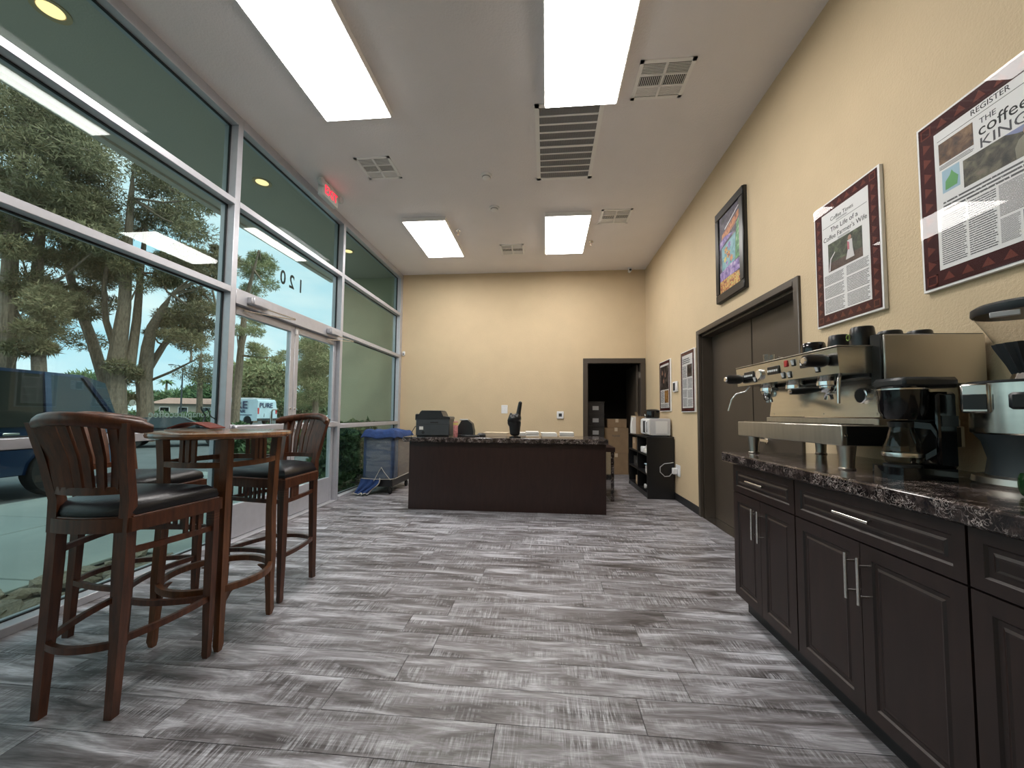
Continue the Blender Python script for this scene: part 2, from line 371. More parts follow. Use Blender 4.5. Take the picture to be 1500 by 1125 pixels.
_dg = None
def text(name, s, size, origin, right, up, m, parent, align='LEFT', depth=.0006, xs=1.0, font_shear=0.0, bold=0.0):
    """lettering laid on a surface: origin is the baseline start in the parent's coordinates"""
    c = bpy.data.curves.new(name, 'FONT'); c.body = s; c.size = size; c.extrude = depth; c.align_x = align; c.resolution_u = 3; c.shear = font_shear; c.offset = bold
    o = bpy.data.objects.new(name, c); COL.objects.link(o)
    bpy.context.view_layer.update()
    me = bpy.data.meshes.new_from_object(o.evaluated_get(bpy.context.evaluated_depsgraph_get()))
    bpy.data.objects.remove(o); bpy.data.curves.remove(c)
    r, u = Vector(right).normalized(), Vector(up).normalized(); n = r.cross(u); og = Vector(origin)
    for q in me.vertices: q.co = og + r * q.co.x * xs + u * q.co.y + n * q.co.z
    me.materials.clear(); me.materials.append(MT[m])
    k = bpy.data.objects.new(name, me); COL.objects.link(k); k.parent = parent; return k

# ------------------------------------------------------------------ the room
XL, XR, YB, ZC, YR = -2.85, 1.85, 7.32, 3.95, -2.2      # left glazing line, right wall, back wall, ceiling, rear wall
floor = MB().box(XL - .12, XR + .2, YR, YB + 2.5, -.15, -.008).build('floor', 'gasket')
struct(floor, 'floor of weathered grey wood planks', 'floor')
PL, PW, G = 1.29, .1905, .0028
plank_mesh = None
def plank(x0, x1, y0):
    global plank_mesh
    if plank_mesh is None:
        o = MB().box(-.5, .5, -.5, .5, -.009, 0).build('plank', 'floor_plank', floor); plank_mesh = o.data
        bm = bmesh.new(); bm.from_mesh(plank_mesh); bm.to_mesh(plank_mesh); bm.free()
    else:
        o = bpy.data.objects.new('plank', plank_mesh); COL.objects.link(o); o.parent = floor
    o.location = ((x0 + x1) / 2, y0 + PW / 2, 0); o.scale = (x1 - x0 - G, PW - G, 1)
known = {0: -.187, 1: .385, 2: .615, 3: .718}
k0 = -7
for k in range(k0, 44):
    y0 = 1.355 + k * PW
    xa, xb = XL + .005, XR
    if y0 + PW / 2 > YB: xa = .2
    if 2.93 < y0 + PW / 2 < 4.87: xb = 2.0
    s = known.get(k, (k * .437 + .21 * math.sin(k * 2.3)) % PL)
    xs = [xa] + [x for x in (s + PL * j for j in range(-4, 5)) if xa + .06 < x < xb - .06] + [xb]
    for a, b in zip(xs, xs[1:]): plank(a, b, y0)
# the floor behind the photographer
rear_floor = MB().box(XL, XR, YR, 1.355 + k0 * PW - .002, -.0085, -.0005).build('floor_board_rear', 'floor_plank', floor)

wr = MB().box(XR, XR + .3, YR, 2.99, 0, ZC).box(XR, XR + .3, 2.99, 4.81, 2.19, ZC).box(XR, XR + .3, 4.81, YB + .12, 0, ZC).build('wall_right', 'wall_paint')
struct(wr, 'tan textured wall hung with framed posters', 'wall')
wb = MB().box(XL - .1, .74, YB, YB + .12, 0, ZC).box(.74, 1.79, YB, YB + .12, 2.21, ZC).box(1.79, XR, YB, YB + .12, 0, ZC).build('wall_back', 'wall_paint')
struct(wb, 'tan end wall behind the reception desk', 'wall')
struct(MB().box(XL - .1, XR + .3, YR - .12, YR, 0, ZC).build('wall_rear', 'wall_paint'), 'plain tan wall at the unseen end of the room', 'wall')
ce = MB().box(XL - .06, XR + .3, YR - .12, YB + .12, ZC, ZC + .12).build('ceiling', 'ceiling_paint')
struct(ce, 'pale textured plaster ceiling', 'ceiling')

# storage room behind the open doorway
st = MB().box(.1, .2, YB + .12, 9.8, 0, 2.6).box(2.1, 2.2, YB + .12, 9.8, 0, 2.6).box(.1, 2.2, 9.8, 9.9, 0, 2.6).box(.1, 2.2, YB + .12, 9.9, 2.6, 2.7).build('wall_storage', 'storage_wall_dimmed')
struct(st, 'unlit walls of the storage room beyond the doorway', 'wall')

# baseboards
struct(MB().box(XR - .012, XR, 4.86, 7.30, 0, .10, b=.003).build('baseboard_right', 'black_base'), 'black rubber baseboard along the poster wall', 'baseboard')
struct(MB().box(XL + .02, .69, YB - .012, YB, 0, .10, b=.003).build('baseboard_back', 'black_base'), 'black rubber baseboard along the end wall', 'baseboard')

# open doorway in the back wall
d3 = thing('door_3', 'open doorway with dark brown frame leading to unlit storage room', 'doorway', (1.265, YB, 0), kind='structure')
for a, b in ((.69, .78), (1.75, 1.838)): bx('jamb', 'brown_paint', d3, a, b, YB - .02, YB + .125, 0, 2.17, b=.004)
bx('head', 'brown_paint', d3, .69, 1.838, YB - .02, YB + .125, 2.17, 2.262, b=.004)
lf = bx('door_leaf', 'brown_paint', d3, 1.70, 1.745, YB + .14, YB + 1.05, .01, 2.16, b=.003)
for z in (.25, 1.1, 1.90): bx('hinge', 'nickel', d3, 1.735, 1.75, YB + .05, YB + .13, z, z + .11)

# brown double door in the right wall
d2 = thing('door_2', 'dark brown double door with lever handle in the poster wall', 'door', (XR, 3.9, 0), kind='structure')
for a, b in ((2.94, 3.0), (4.80, 4.86)):
    bx('casing', 'brown_paint', d2, XR - .022, XR + .02, a, b, 0, 2.235, b=.006)
bx('casing', 'brown_paint', d2, XR - .022, XR + .02, 3.0, 4.80, 2.175, 2.235, b=.006)
bx('jamb', 'brown_paint', d2, XR + .02, 2.1, 2.96, 3.02, 0, 2.19); bx('jamb', 'brown_paint', d2, XR + .02, 2.1, 4.78, 4.84, 0, 2.19)
bx('jamb_head', 'brown_paint', d2, XR + .02, 2.1, 2.99, 4.81, 2.15, 2.2)
for s, (a, b) in enumerate(((3.022, 3.893), (3.905, 4.778))):
    leaf = bx('door_leaf', 'brown_paint', d2, 1.985, 2.03, a, b, .012, 2.148, b=.003)
    if s == 0:
        h = MB().lathe([(.032, 0), (.032, -.012), (.014, -.014), (.012, -.05)], (1.985, 3.67, .985), 16, 'x').bar((1.938, 3.68, .985), (1.938, 3.55, .985), .022).build('lever_handle', 'chrome', leaf, True)
        h['label'] = 'chrome lever handle'
bx('astragal', 'brown_paint', d2, 1.978, 1.987, 3.885, 3.913, .012, 2.148)
bx('threshold', 'nickel', d2, XR - .01, 2.03, 3.02, 4.78, .0, .011, b=.003)

# ------------------------------------------------------------------ aluminium storefront (left side)
XG = -2.93                                              # glass plane
BARS = ((3.10, 3.155), (2.285, 2.34), (.985, 1.045))     # horizontal members
def mull(name, parent, y0, y1, z0=.0, z1=ZC): return bx(name, 'aluminium', parent, XG - .06, XL, y0, y1, z0, z1, b=.003)
def rail(parent, y0, y1, z0, z1): return bx('rail', 'aluminium', parent, XG - .055, XL + .001, y0, y1, z0, z1, b=.003)
def pane(parent, y0, y1, z0, z1):
    p_ = bx('glass_pane', 'dimmed_reflection_glass' if z1 > 3.5 else 'window_glass', parent, XG - .004, XG + .004, y0 + .004, y1 - .004, z0 + .004, z1 - .004)
    g_ = MB()
    for a in ((y0, y0 + .010, z0, z1), (y1 - .010, y1, z0, z1), (y0, y1, z0, z0 + .008), (y0, y1, z1 - .010, z1)): g_.box(XG - .008, XG + .010, *a)
    g_.build('gasket', 'gasket', p_, True); return p_
def window(idx, label, y0, y1, y_mull, zs, sill=True):
    o = thing('window_%d' % idx, label, 'window', (XG, (y0 + y1) / 2, 0), kind='structure')
    for a in y_mull: mull('mullion', o, *a)
    edges = [.05 if sill else zs[0]]
    bx('head', 'aluminium', o, XG - .055, XL + .001, y0, y1, 3.855, ZC, b=.003)
    if sill: bx('sill', 'aluminium', o, XG - .06, XL + .012, y0, y1, 0, .05, b=.004)
    bars = [b for b in sorted(BARS) if b[0] > zs[0]]
    lo = .05 if sill else zs[0]
    for b in bars:
        rail(o, y0, y1, *b)
        if b[0] - lo > .1: pane(o, y0, y1, lo, b[0])
        lo = b[1]
    pane(o, y0, y1, lo, 3.855)
    return o
w1 = window(1, 'tall aluminium framed window beside the bar table with lettering', 1.06, 3.19, [(3.19, 3.25)], (.05,))
w2 = window(3, 'narrow aluminium framed window next to the end wall', 5.12, 7.21, [(5.06, 5.12), (7.21, 7.32)], (.05,))
w4 = window(4, 'aluminium framed window at the unseen end of the storefront', YR, 1.0, [(1.0, 1.06)], (.05,))
# transom above the doors
w3 = thing('window_2', 'transom windows over the glass doors with street number 120', 'window', (XG, 4.18, 0), kind='structure')
bx('head', 'aluminium', w3, XG - .055, XL + .001, 3.25, 5.06, 3.855, ZC, b=.003)
rail(w3, 3.25, 5.06, *BARS[0]); bx('door_header', 'aluminium', w3, XG - .055, XL + .001, 3.25, 5.06, 2.20, 2.34, b=.003)
pane(w3, 3.25, 5.06, BARS[0][1], 3.855); pt = pane(w3, 3.25, 5.06, 2.34, BARS[0][0])
# street number, read from outside (so mirrored from within)
loc = w3.location
for ch, y, z in (('1', 4.29, 2.63), ('2', 4.13, 2.63), ('0', 3.98, 2.63)):
    text('numeral', ch, .22, Vector((XG - .006, y + .045, z)) - loc, (0, -1, 0), (0, 0, 1), 'ink', pt, xs=.85, bold=.004)
# window lettering
pl = [c for c in w1.children if c.name.startswith('glass_pane')]
lp = [c for c in pl if 1.045 < sum((c.matrix_world @ Vector(b)).z + w1.location.z for b in c.bound_box) / 8 < 2.3][0]
o_ = w1.location
tx = text('window_lettering', 'konapurecoffee', .078, Vector((XG - .006, 3.12, 1.15)) - o_, (0, -1, 0), (0, 0, 1), 'decal_pale', lp, xs=1.06, bold=.001)
sw = MB().tube([(XG - .006, 3.06 + .02 * math.sin(i * .5), 1.11 + .013 * i) for i in range(11)], .006, 6).tube([(XG - .006, 3.20 - .013 * i, 1.10 + .014 * i + .01 * math.sin(i)) for i in range(10)], .005, 6)
sw.build('logo_flourish', 'decal_grey', lp, True)
MB().lathe([(.022, -.001), (.022, .001)], (XG - .006, 2.49, 1.256), 20, 'x').build('round_sticker', 'white_plastic', lp, True)
text('sticker_mark', '1', .03, Vector((XG + .0055, 2.484, 1.246)) - o_, (0, 1, 0), (0, 0, 1), 'ink_grey', lp)

# double glass entrance door
d1 = thing('door_1', 'aluminium double glass entrance door with push bars', 'door', (XG, 4.18, 0), kind='structure')
bx('threshold', 'aluminium', d1, XG - .08, XL + .02, 3.25, 5.06, 0, .015, b=.003)
for s, (a, b) in enumerate(((3.255, 4.175), (4.185, 5.055))):
    leaf = MB()
    xa, xb = XG - .03, XG + .025
    leaf.box(xa, xb, a, a + .065, .02, 2.195, b=.003).box(xa, xb, b - .065, b, .02, 2.195, b=.003)
    leaf.box(xa, xb, a + .065, b - .065, 2.12, 2.195, b=.003).box(xa, xb, a + .065, b - .065, .02, .33, b=.003)
    lo = leaf.build('door_leaf', 'aluminium', d1, True)
    bx('glass_pane', 'window_glass', lo, XG - .004, XG + .004, a + .065, b - .065, .33, 2.12)
    pb = MB().box(xb + .035, xb + .085, a + .03, b - .03, 1.005, 1.075, b=.012).box(xb, xb + .04, a + .02, a + .08, 1.0, 1.08, b=.004).box(xb, xb + .04, b - .08, b - .02, 1.0, 1.08, b=.004)
    pb.build('push_bar', 'aluminium', lo, True)
    sgn = 1 if s == 0 else -1; y = (b - .032) if s == 0 else (a + .032)
    MB().lathe([(.012, 0), (.012, .006), (.006, .008)], (xb, y, 1.24), 12, 'x').build('lock_cylinder', 'chrome', lo, True)
    yp = b - .16 if s == 0 else a + .16
    MB().tube([(xa, yp, 1.0), (xa - .06, yp, 1.0), (xa - .075, yp, 1.03), (xa - .075, yp, 1.2), (xa - .06, yp, 1.23), (xa, yp, 1.23)], .012, 10).build('pull_handle', 'chrome', lo, True)
    # closer on the header, arm down to the leaf
    yc = a + .12 if s == 0 else b - .34
    cl = MB().box(XL, XL + .055, yc, yc + .27, 2.23, 2.295, b=.008).box(XL, XL + .065, yc + .02, yc + .07, 2.225, 2.30, b=.006).build('door_closer', 'aluminium', d1, True)
    MB().bar((XL + .04, yc + .22, 2.228), (XL + .15, yc + .50 if s == 0 else yc + .42, 2.20), .022, .008).bar((XL + .15, yc + .50 if s == 0 else yc + .42, 2.19), (XL - .04, yc + .02 if s == 0 else yc + .08, 2.165), .022, .008).build('arm', 'nickel', cl, True)
MB().box(XG + .025, XG + .05, 4.165, 4.195, 2.10, 2.16, b=.004).build('latch', 'white_plastic', d1, True)

# ------------------------------------------------------------------ outside: soffit, wing wall, paving
so = MB().box(-4.69, XL - .12, YR - 2, 7.85, 4.05, 4.25).box(-4.69, -4.60, YR - 2, 7.85, 4.02, 4.05).build('ceiling_soffit', 'soffit_paint')
struct(so, 'olive grey soffit outside above the storefront', 'soffit')
fas = MB().box(XL - .14, XL - .06, YR - .1, YB + .4, ZC, 4.35).build('trim_1', 'soffit_paint'); struct(fas, 'strip of wall above the storefront head', 'trim')
wg = MB().box(-4.35, XL - .10, 7.72, 8.1, -.2, 4.05).build('wall_wing', 'wing_stucco'); struct(wg, 'olive beige stucco wing wall outside beyond the doors', 'wall')
wg2 = MB().box(XL - .22, XL - .1, YB - .02, 8.1, -.2, 4.05).build('wall_wing_return', 'wing_stucco'); struct(wg2, 'short stucco return where the storefront meets the wing wall', 'wall')
for i, (x, y, lb) in enumerate(((-3.53, 2.29, 'warm recessed downlight in the soffit above the bar table window'), (-3.53, 4.34, 'warm recessed downlight in the soffit above the glass doors'), (-3.50, 6.37, 'warm recessed downlight in the soffit next to the wing wall'))):
    o = thing('downlight', lb, 'light', (x, y, 4.05), group='soffit downlights')
    MB().lathe([(.105, 0), (.105, -.008), (.075, -.004), (.072, .0)], (0, 0, 0), 28, cap=False).build('trim_ring', 'downlight_trim', o)
    MB().lathe([(.070, -.003), (.001, -.006)], (0, 0, 0), 24).build('lens', 'warm_glow', o)
    ld = bpy.data.lights.new('downlight_glow', 'SPOT'); ld.energy = 6; ld.color = (1, .75, .45); ld.spot_size = R(110); ld.shadow_soft_size = .06
    lo = bpy.data.objects.new('downlight_glow', ld); COL.objects.link(lo); lo.parent = o; lo.location = (0, 0, -.02)

ROAD = -.16
gr = MB().box(-120, -7.35, -60, 120, -.5, ROAD).build('ground', 'asphalt'); struct(gr, 'grey asphalt parking lot and road outside', 'road')
swk = MB().box(-7.35, -3.78, -12, 7.7, -.5, -.105).box(-3.78, XG - .07, 3.25, 5.1, -.5, -.105).build('sidewalk', 'gasket'); struct(swk, 'pale concrete sidewalk outside the storefront', 'sidewalk')
for i, y in enumerate(np.arange(-8, 7.6, 1.52)):
    for (xa, xb) in ((-5.55, -3.79), (-7.2, -5.56)):
        MB().box(xa + .006, xb - .004, y + .006, y + 1.514, -.15, -.085, b=.006).build('slab', 'concrete', swk, False)
MB().box(-3.78, XG - .075, 3.27, 5.08, -.15, -.085, b=.006).build('slab', 'concrete', swk)
MB().box(-7.36, -7.21, -12, 7.7, -.3, -.085, b=.02).build('kerb', 'concrete', swk)
bed = MB().box(-3.78, XG - .065, -4, 3.25, -.5, -.12).box(-4.4, XG - .065, 5.1, 7.72, -.5, -.12).build('ground_planting_bed', 'soil')
struct(bed, 'strip of soil and rock mulch below the window', 'planting bed')
rocks = []
for i in range(5):
    bm = bmesh.new(); bmesh.ops.create_icosphere(bm, subdivisions=1, radius=1)
    for q in bm.verts: q.co *= rnd.uniform(.72, 1.15); q.co.z *= .55
    me = bpy.data.meshes.new('rock'); bm.to_mesh(me); bm.free(); me.materials.append(MT['rock']); rocks.append(me)
for i in range(150):
    near = i < 125
    x = rnd.uniform(-3.7, -3.02); y = rnd.uniform(1.2, 3.2) if near else rnd.uniform(5.2, 6.0)
    s = rnd.uniform(.045, .115)
    o = bpy.data.objects.new('rock', rnd.choice(rocks)); COL.objects.link(o); o.parent = bed
    o.location = (x, y, -.12 + s * .25 + rnd.uniform(0, .03)); o.scale = (s * rnd.uniform(.8, 1.6), s * rnd.uniform(.8, 1.4), s); o.rotation_euler = (rnd.uniform(-.4, .4), rnd.uniform(-.4, .4), rnd.uniform(0, 6.3))

# ------------------------------------------------------------------ ceiling fixtures
def light_panel(x0, y0, label):
    o = thing('ceiling_light', label, 'ceiling light', (x0 + .305, y0 + .61, ZC), group='surface mounted ceiling lights')
    MB().box(-.315, .315, -.62, .62, -.060, 0, b=.004).build('housing', 'vent_white', o)
    MB().box(-.303, .303, -.608, .608, -.066, -.059, b=.003).build('diffuser', 'panel_light', o)
light_panel(-2.03, 2.03, 'bright rectangular ceiling light running alongside the tall window')
light_panel(-.02, 2.03, 'bright rectangular ceiling light overlapping the return air grille')
light_panel(-2.03, 5.13, 'bright rectangular ceiling light near the narrow window')
light_panel(-.02, 5.13, 'bright rectangular ceiling light above the end of the reception desk')
def vent(x0, y0, x1, y1, label):
    o = thing('air_vent', label, 'vent', ((x0 + x1) / 2, (y0 + y1) / 2, ZC), group='square supply vents')
    a, b = (x1 - x0) / 2, (y1 - y0) / 2
    f = MB().box(-a, a, -b, -b + .03, -.008, 0).box(-a, a, b - .03, b, -.008, 0).box(-a, -a + .03, -b, b, -.008, 0).box(a - .03, a, -b, b, -.008, 0)
    f.build('frame', 'vent_white', o)
    MB().box(-a + .03, a - .03, -b + .03, b - .03, -.002, 0).build('duct', 'vent_dark', o)
    MB().box(-.01, .01, -b + .03, b - .03, -.009, 0).build('divider', 'vent_white', o)
    ch = (2 * b - .06) / 3
    for i in (1, 2): MB().box(-a + .03, a - .03, -b + .03 + ch * i - .006, -b + .03 + ch * i + .006, -.009, 0).build('divider', 'vent_white', o)
    for i in range(3):
        for s in (-1, 1):
            l = MB(); c0, c1 = ((-a + .03, -.01) if s < 0 else (.01, a - .03)); d0 = -b + .03 + ch * i + .006; d1 = d0 + ch - .012
            if i == 1:
                n = 11
                for k in range(n):
                    x = c0 + (c1 - c0) * (k + .5) / n; l.bar((x, d0, -.005), (x, d1, -.005), .004, .006)
            else:
                n = 7
                for k in range(n):
                    y = d0 + (d1 - d0) * (k + .5) / n; l.bar((c0, y, -.005), (c1, y, -.005), .005 if i == 0 else .008, .004)
            q = l.build('louvre', 'vent_white', o); q['kind'] = 'stuff'
vent(.72, 2.915, 1.145, 3.295, 'white supply vent beside the big return grille and poster wall')
vent(-2.085, 3.843, -1.69, 4.225, 'white supply vent near the red exit sign')
vent(-.77, 6.075, -.375, 6.463, 'white supply vent between the two far ceiling lights')
vent(.735, 5.105, 1.145, 5.49, 'white supply vent beside the far ceiling light and poster wall')
o = thing('return_grille', 'long white return air grille with ten rows of fins', 'vent', (.195, 3.83, ZC))
a, b = .31, .555
MB().box(-a, a, -b, -b + .04, -.009, 0).box(-a, a, b - .04, b, -.009, 0).box(-a, -a + .04, -b, b, -.009, 0).box(a - .04, a, -b, b, -.009, 0).build('frame', 'vent_white', o)
MB().box(-a + .04, a - .04, -b + .04, b - .04, -.0015, 0).build('duct', 'grille_duct', o)
st_ = (2 * b - .08) / 10
for i in range(1, 10): MB().box(-a + .04, a - .04, -b + .04 + st_ * i - (.012 if i == 5 else .007), -b + .04 + st_ * i + (.012 if i == 5 else .007), -.010, 0).build('bar', 'vent_white', o)
for i in range(10):
    l = MB()
    for k in range(46):
        x = -a + .045 + (2 * a - .09) * (k + .5) / 46; l.bar((x, -b + .05 + st_ * i, -.004), (x, -b + .03 + st_ * (i + 1), -.004), .0045, .004)
    q = l.build('fins', 'grille_fin', o); q['kind'] = 'stuff'
for x, y, lb in ((-.70, 4.256, 'flush white smoke detector close to the return grille'), (-.70, 4.95, 'domed white smoke detector in front of the far ceiling lights')):
    o = thing('smoke_detector', lb, 'smoke detector', (x, y, ZC), group='smoke detectors')
    MB().lathe([(.066, 0), (.066, -.012), (.058, -.018), (.05, -.02)], n=28).build('base', 'vent_white', o)
    MB().lathe([(.048, -.019), (.046, -.036), (.03, -.046), (.002, -.048)], n=24).build('chamber', 'vent_white', o)
    MB().lathe([(.049, -.024), (.049, -.029)], n=24).build('slot', 'ink_grey', o)
for x, y, lb in ((-1.33, 5.55, 'pendant sprinkler head beside the far ceiling light near the window'), (.70, 6.06, 'pendant sprinkler head beside the far ceiling light near the poster wall')):
    o = thing('sprinkler', lb, 'sprinkler', (x, y, ZC), group='fire sprinklers')
    MB().lathe([(.036, 0), (.034, -.008), (.014, -.012), (.012, -.03)], n=20).build('escutcheon', 'chrome', o)
    MB().tube([(-.011, 0, -.028), (-.015, 0, -.045), (0, 0, -.062)], .003, 6).tube([(.011, 0, -.028), (.015, 0, -.045), (0, 0, -.062)], .003, 6).build('frame_arms', 'nickel', o)
    MB().lathe([(.003, -.03), (.003, -.06)], n=8).build('bulb', 'red_plastic', o)
    MB().lathe([(.018, -.062), (.018, -.064)], n=16).build('deflector', 'nickel', o)
o = thing('security_camera', 'small white camera on the ceiling in the far corner', 'camera', (1.545, 7.22, ZC))
MB().lathe([(.04, 0), (.04, -.02), (.03, -.03)], n=20).build('mount', 'white_plastic', o)
MB().lathe([(.03, .03), (.034, -.03), (.03, -.055)], (0, 0, -.055), 18, 'y').build('body', 'white_plastic', o)
MB().lathe([(.022, -.056), (.018, -.058)], (0, 0, -.055), 16, 'y').build('lens', 'gloss_black', o)
o = thing('motion_sensor', 'small white sensor high beside the narrow window frame', 'sensor', (-2.80, YB, 2.33))
MB().box(-.025, .025, -.035, 0, 0, .085, b=.008).build('body', 'white_plastic', o)
MB().lathe([(.013, -.036), (.010, -.044)], (0, 0, .03), 14, 'y').build('eye', 'ink', o)
# exit sign
o = thing('exit_sign', 'white emergency exit sign with red glowing letters and two lamps', 'exit sign', (-2.64, 4.31, ZC))
MB().box(-.035, .035, -.165, .165, -.205, -.012, b=.008).build('housing', 'exit_white', o)
MB().box(-.03, .03, -.05, .05, -.014, 0).build('canopy', 'exit_white', o)
text('letters', 'EXIT', .15, (.0365, 0, -.165), (0, 1, 0), (0, 0, 1), 'red_sign', o, 'CENTER', .002, .88)
for s in (-1, 1):
    MB().lathe([(.02, -.02), (.042, .01), (.045, .04), (.042, .045)], (.012, s * .20, -.07), 18, 'x').build('lamp_head', 'exit_white', o)
    MB().lathe([(.038, .046), (.002, .05)], (.012, s * .20, -.07), 16, 'x').build('lamp_lens', 'appliance_grey', o)

# ------------------------------------------------------------------ wall plates
o = thing('light_switch', 'white rocker switch plate on the end wall above the desk', 'switch', (-.795, YB, 1.30))
MB().box(-.06, .06, -.008, 0, -.09, .07, b=.004).build('plate', 'white_plastic', o)
for x in (-.024, .024): MB().box(x - .017, x + .017, -.012, -.007, -.045, .03, b=.003).build('rocker', 'white_plastic', o)
o = thing('thermostat', 'white thermostat with small dark display on the end wall', 'thermostat', (.265, YB, 1.19))
MB().box(-.065, .065, -.028, 0, -.07, .07, b=.008).build('body', 'white_plastic', o)
MB().box(-.03, .03, -.030, -.027, -.03, .03).build('display', 'ink', o)
o = thing('thermostat', 'white thermostat with tall dark display between two posters', 'thermostat', (XR, 5.655, 1.61))
MB().box(-.03, 0, -.085, .085, -.075, .075, b=.008).build('body', 'white_plastic', o)
MB().box(-.032, -.029, -.03, .055, -.055, .055).build('display', 'ink', o)
o = thing('wall_outlet', 'white outlet plate with plugged adapter low on poster wall', 'outlet', (XR, 5.62, .43))
MB().box(-.008, 0, -.09, .09, -.08, .08, b=.003).build('plate', 'white_plastic', o)
MB().box(-.07, -.007, .0, .07, -.055, .03, b=.006).build('adapter', 'white_plastic', o)
MB().tube([(-.06, .05, -.03), (-.10, .07, -.09), (-.16, .09, -.10), (-.22, .10, -.04), (-.22, .10, .03), (-.16, .10, .08), (-.08, .10, .09), (-.03, .105, .10)], .006, 8).build('cord', 'grey_plastic', o)

# ------------------------------------------------------------------ bar table and stools
def arc_pts(p0, p1, bow, n=9, z=None):
    """shallow bow from p0 to p1, bulging by vector bow"""
    p0, p1, bow = Vector(p0), Vector(p1), Vector(bow)
    return [p0.lerp(p1, i / (n - 1)) + bow * (1 - (2 * i / (n - 1) - 1) ** 2) for i in range(n)]

def make_stool():
    o = thing('bar_stool', 'x', 'bar stool')
    WF, WBk, YF, YK = .222, .139, .175, -.175          # half widths and depth of the leg positions
    out = []
    for i in range(17):                                 # bowed back edge
        t_ = i / 16 * 2 - 1; out.append((t_ * (WBk + .03), YK - .015 - .035 * (1 - t_ * t_)))
    out += [(WF + .028, YF + .022)]
    for i in range(9): t_ = 1 - i / 4; out.append((t_ * WF, YF + .026 + .008 * (1 - t_ * t_)))
    out += [(-WF - .028, YF + .022)]
    MB().prism(out, .712, .768).build('seat_frame', 'chair_wood', o)
    ins = lambda k, z, dy=0: [(x * k, (y) * k + dy, z) for x, y in out]
    cu = MB().loft([ins(.91, .763), ins(.945, .785), ins(.92, .812), ins(.80, .836), ins(.55, .850), ins(.2, .856)]).build('cushion', 'black_leather', o)
    cu['label'] = 'black leather cushion'
    MB().tube([Vector(p) for p in ins(.95, .770)] + [Vector(ins(.95, .770)[0])], .0045, 6).build('welt', 'chair_wood', cu)
    for s in (-1, 1):
        lg = MB().post([(s * WF, YF, 0, .011, .011), (s * WF, YF, .02, .0145, .0145), (s * WF, YF, .05, .0135, .0135), (s * WF, YF, .22, .017, .017), (s * WF, YF, .40, .0185, .0185), (s * WF, YF, .715, .0185, .0185)]).build('leg', 'chair_wood', o)
        gb = MB()
        for z in (.665, .678, .691): gb.box(s * WF - .0192, s * WF + .0192, YF - .0192, YF + .0192, z, z + .003)
        gb.build('inlay_bands', 'table_wood', lg)
        MB().post([(s * WBk, YK - .022, 0, .015, .016), (s * WBk, YK - .012, .3, .0175, .019), (s * WBk, YK - .003, .6, .0185, .021), (s * WBk, YK - .002, .715, .0185, .021)]).build('leg', 'chair_wood', o)
        MB().post([(s * WBk, YK - .004, .712, .0188, .0215), (s * (WBk + .003), YK - .006, .84, .018, .0185), (s * (WBk + .018), YK - .042, 1.0, .017, .016), (s * (WBk + .040), YK - .076, 1.15, .017, .015)]).build('back_post', 'chair_wood', o)
    # crest rail, bowed backwards, ends rolled forward
    n = 21; rings = []
    for i in range(n):
        t_ = i / (n - 1) * 2 - 1; c = Vector((t_ * .226, YK - .140 + .13 * t_ * t_, 1.128 + .040 * (1 - t_ * t_))); tg = Vector((.226, .26 * t_, -.08 * t_)).normalized()
        nn = Vector((-tg.y, tg.x, 0)).normalized(); e = .55 if i in (0, n - 1) else 1
        rings.append([c + nn * (.022 * e * math.cos(a)) + Vector((0, 0, 1)) * (.027 * e * math.sin(a)) for a in [2 * math.pi * k / 12 for k in range(12)]])
    MB().loft(rings).build('crest_rail', 'chair_wood', o)
    low = lambda t_: Vector((t_ * .142, YK - .056 + .045 * t_ * t_, .880))
    MB().sweep([low(i / 6 - 1) for i in range(13)], .020, .030).build('back_rail', 'chair_wood', o)
    for i in range(7):
        t_ = (i - 3) / 3.9; a = low(t_); b = Vector((t_ * .186, YK - .140 + .13 * (t_ * .80) ** 2, 1.128 + .030 * (1 - t_ * t_))); md = a.lerp(b, .5) + Vector((0, .012, 0))
        MB().loft([[q + Vector((dx, dy, 0)) for dx, dy in ((-wd, -.006), (wd, -.006), (wd, .006), (-wd, .006))] for q, wd in ((a, .0145), (md, .0165), (b, .0185))]).build('back_slat', 'chair_wood', o)
    # rails with little slats below the seat
    for s in (-1, 1):
        MB().sweep(arc_pts((s * WF, YF, .625), (s * WBk, YK, .630), (s * .012, 0, 0)), .018, .024).build('side_rail', 'chair_wood', o)
        for j in (-1, 0, 1):
            f = .30 + j * .085; x = s * (WF + (WBk - WF) * f) + s * .008; y = YF + (YK - YF) * f
            MB().box(x - .005, x + .005, y - .010, y + .010, .63, .715).build('side_slat', 'chair_wood', o)
        MB().sweep(arc_pts((s * WF, YF, .285), (s * WBk, YK - .012, .285), (s * .02, 0, 0)), .018, .026).build('side_stretcher', 'chair_wood', o)
    MB().sweep(arc_pts((-WF, YF, .625), (WF, YF, .625), (0, .01, 0)), .018, .024).build('front_rail', 'chair_wood', o)
    for j in range(5):
        x = (j - 2) * .034; MB().box(x - .008, x + .008, YF - .0, YF + .011, .63, .715).build('front_slat', 'chair_wood', o)
    MB().sweep(arc_pts((-WF, YF, .285), (WF, YF, .285), (0, -.05, 0)), .020, .026).build('front_stretcher', 'chair_wood', o)
    MB().sweep(arc_pts((-WBk, YK - .012, .275), (WBk, YK - .012, .275), (0, -.045, 0)), .020, .026).build('back_stretcher', 'chair_wood', o)
    return o
stool = make_stool()
def place(o, x, y, face, label):
    o.location = (x, y, 0); o.rotation_euler = (0, 0, math.atan2(-face[0], face[1])); o['label'] = label; o['group'] = 'wooden bar stools'
place(stool, -1.85, 1.605, (-.11, 1), 'wooden bar stool with black cushion, its slatted back turned away from table and doors')
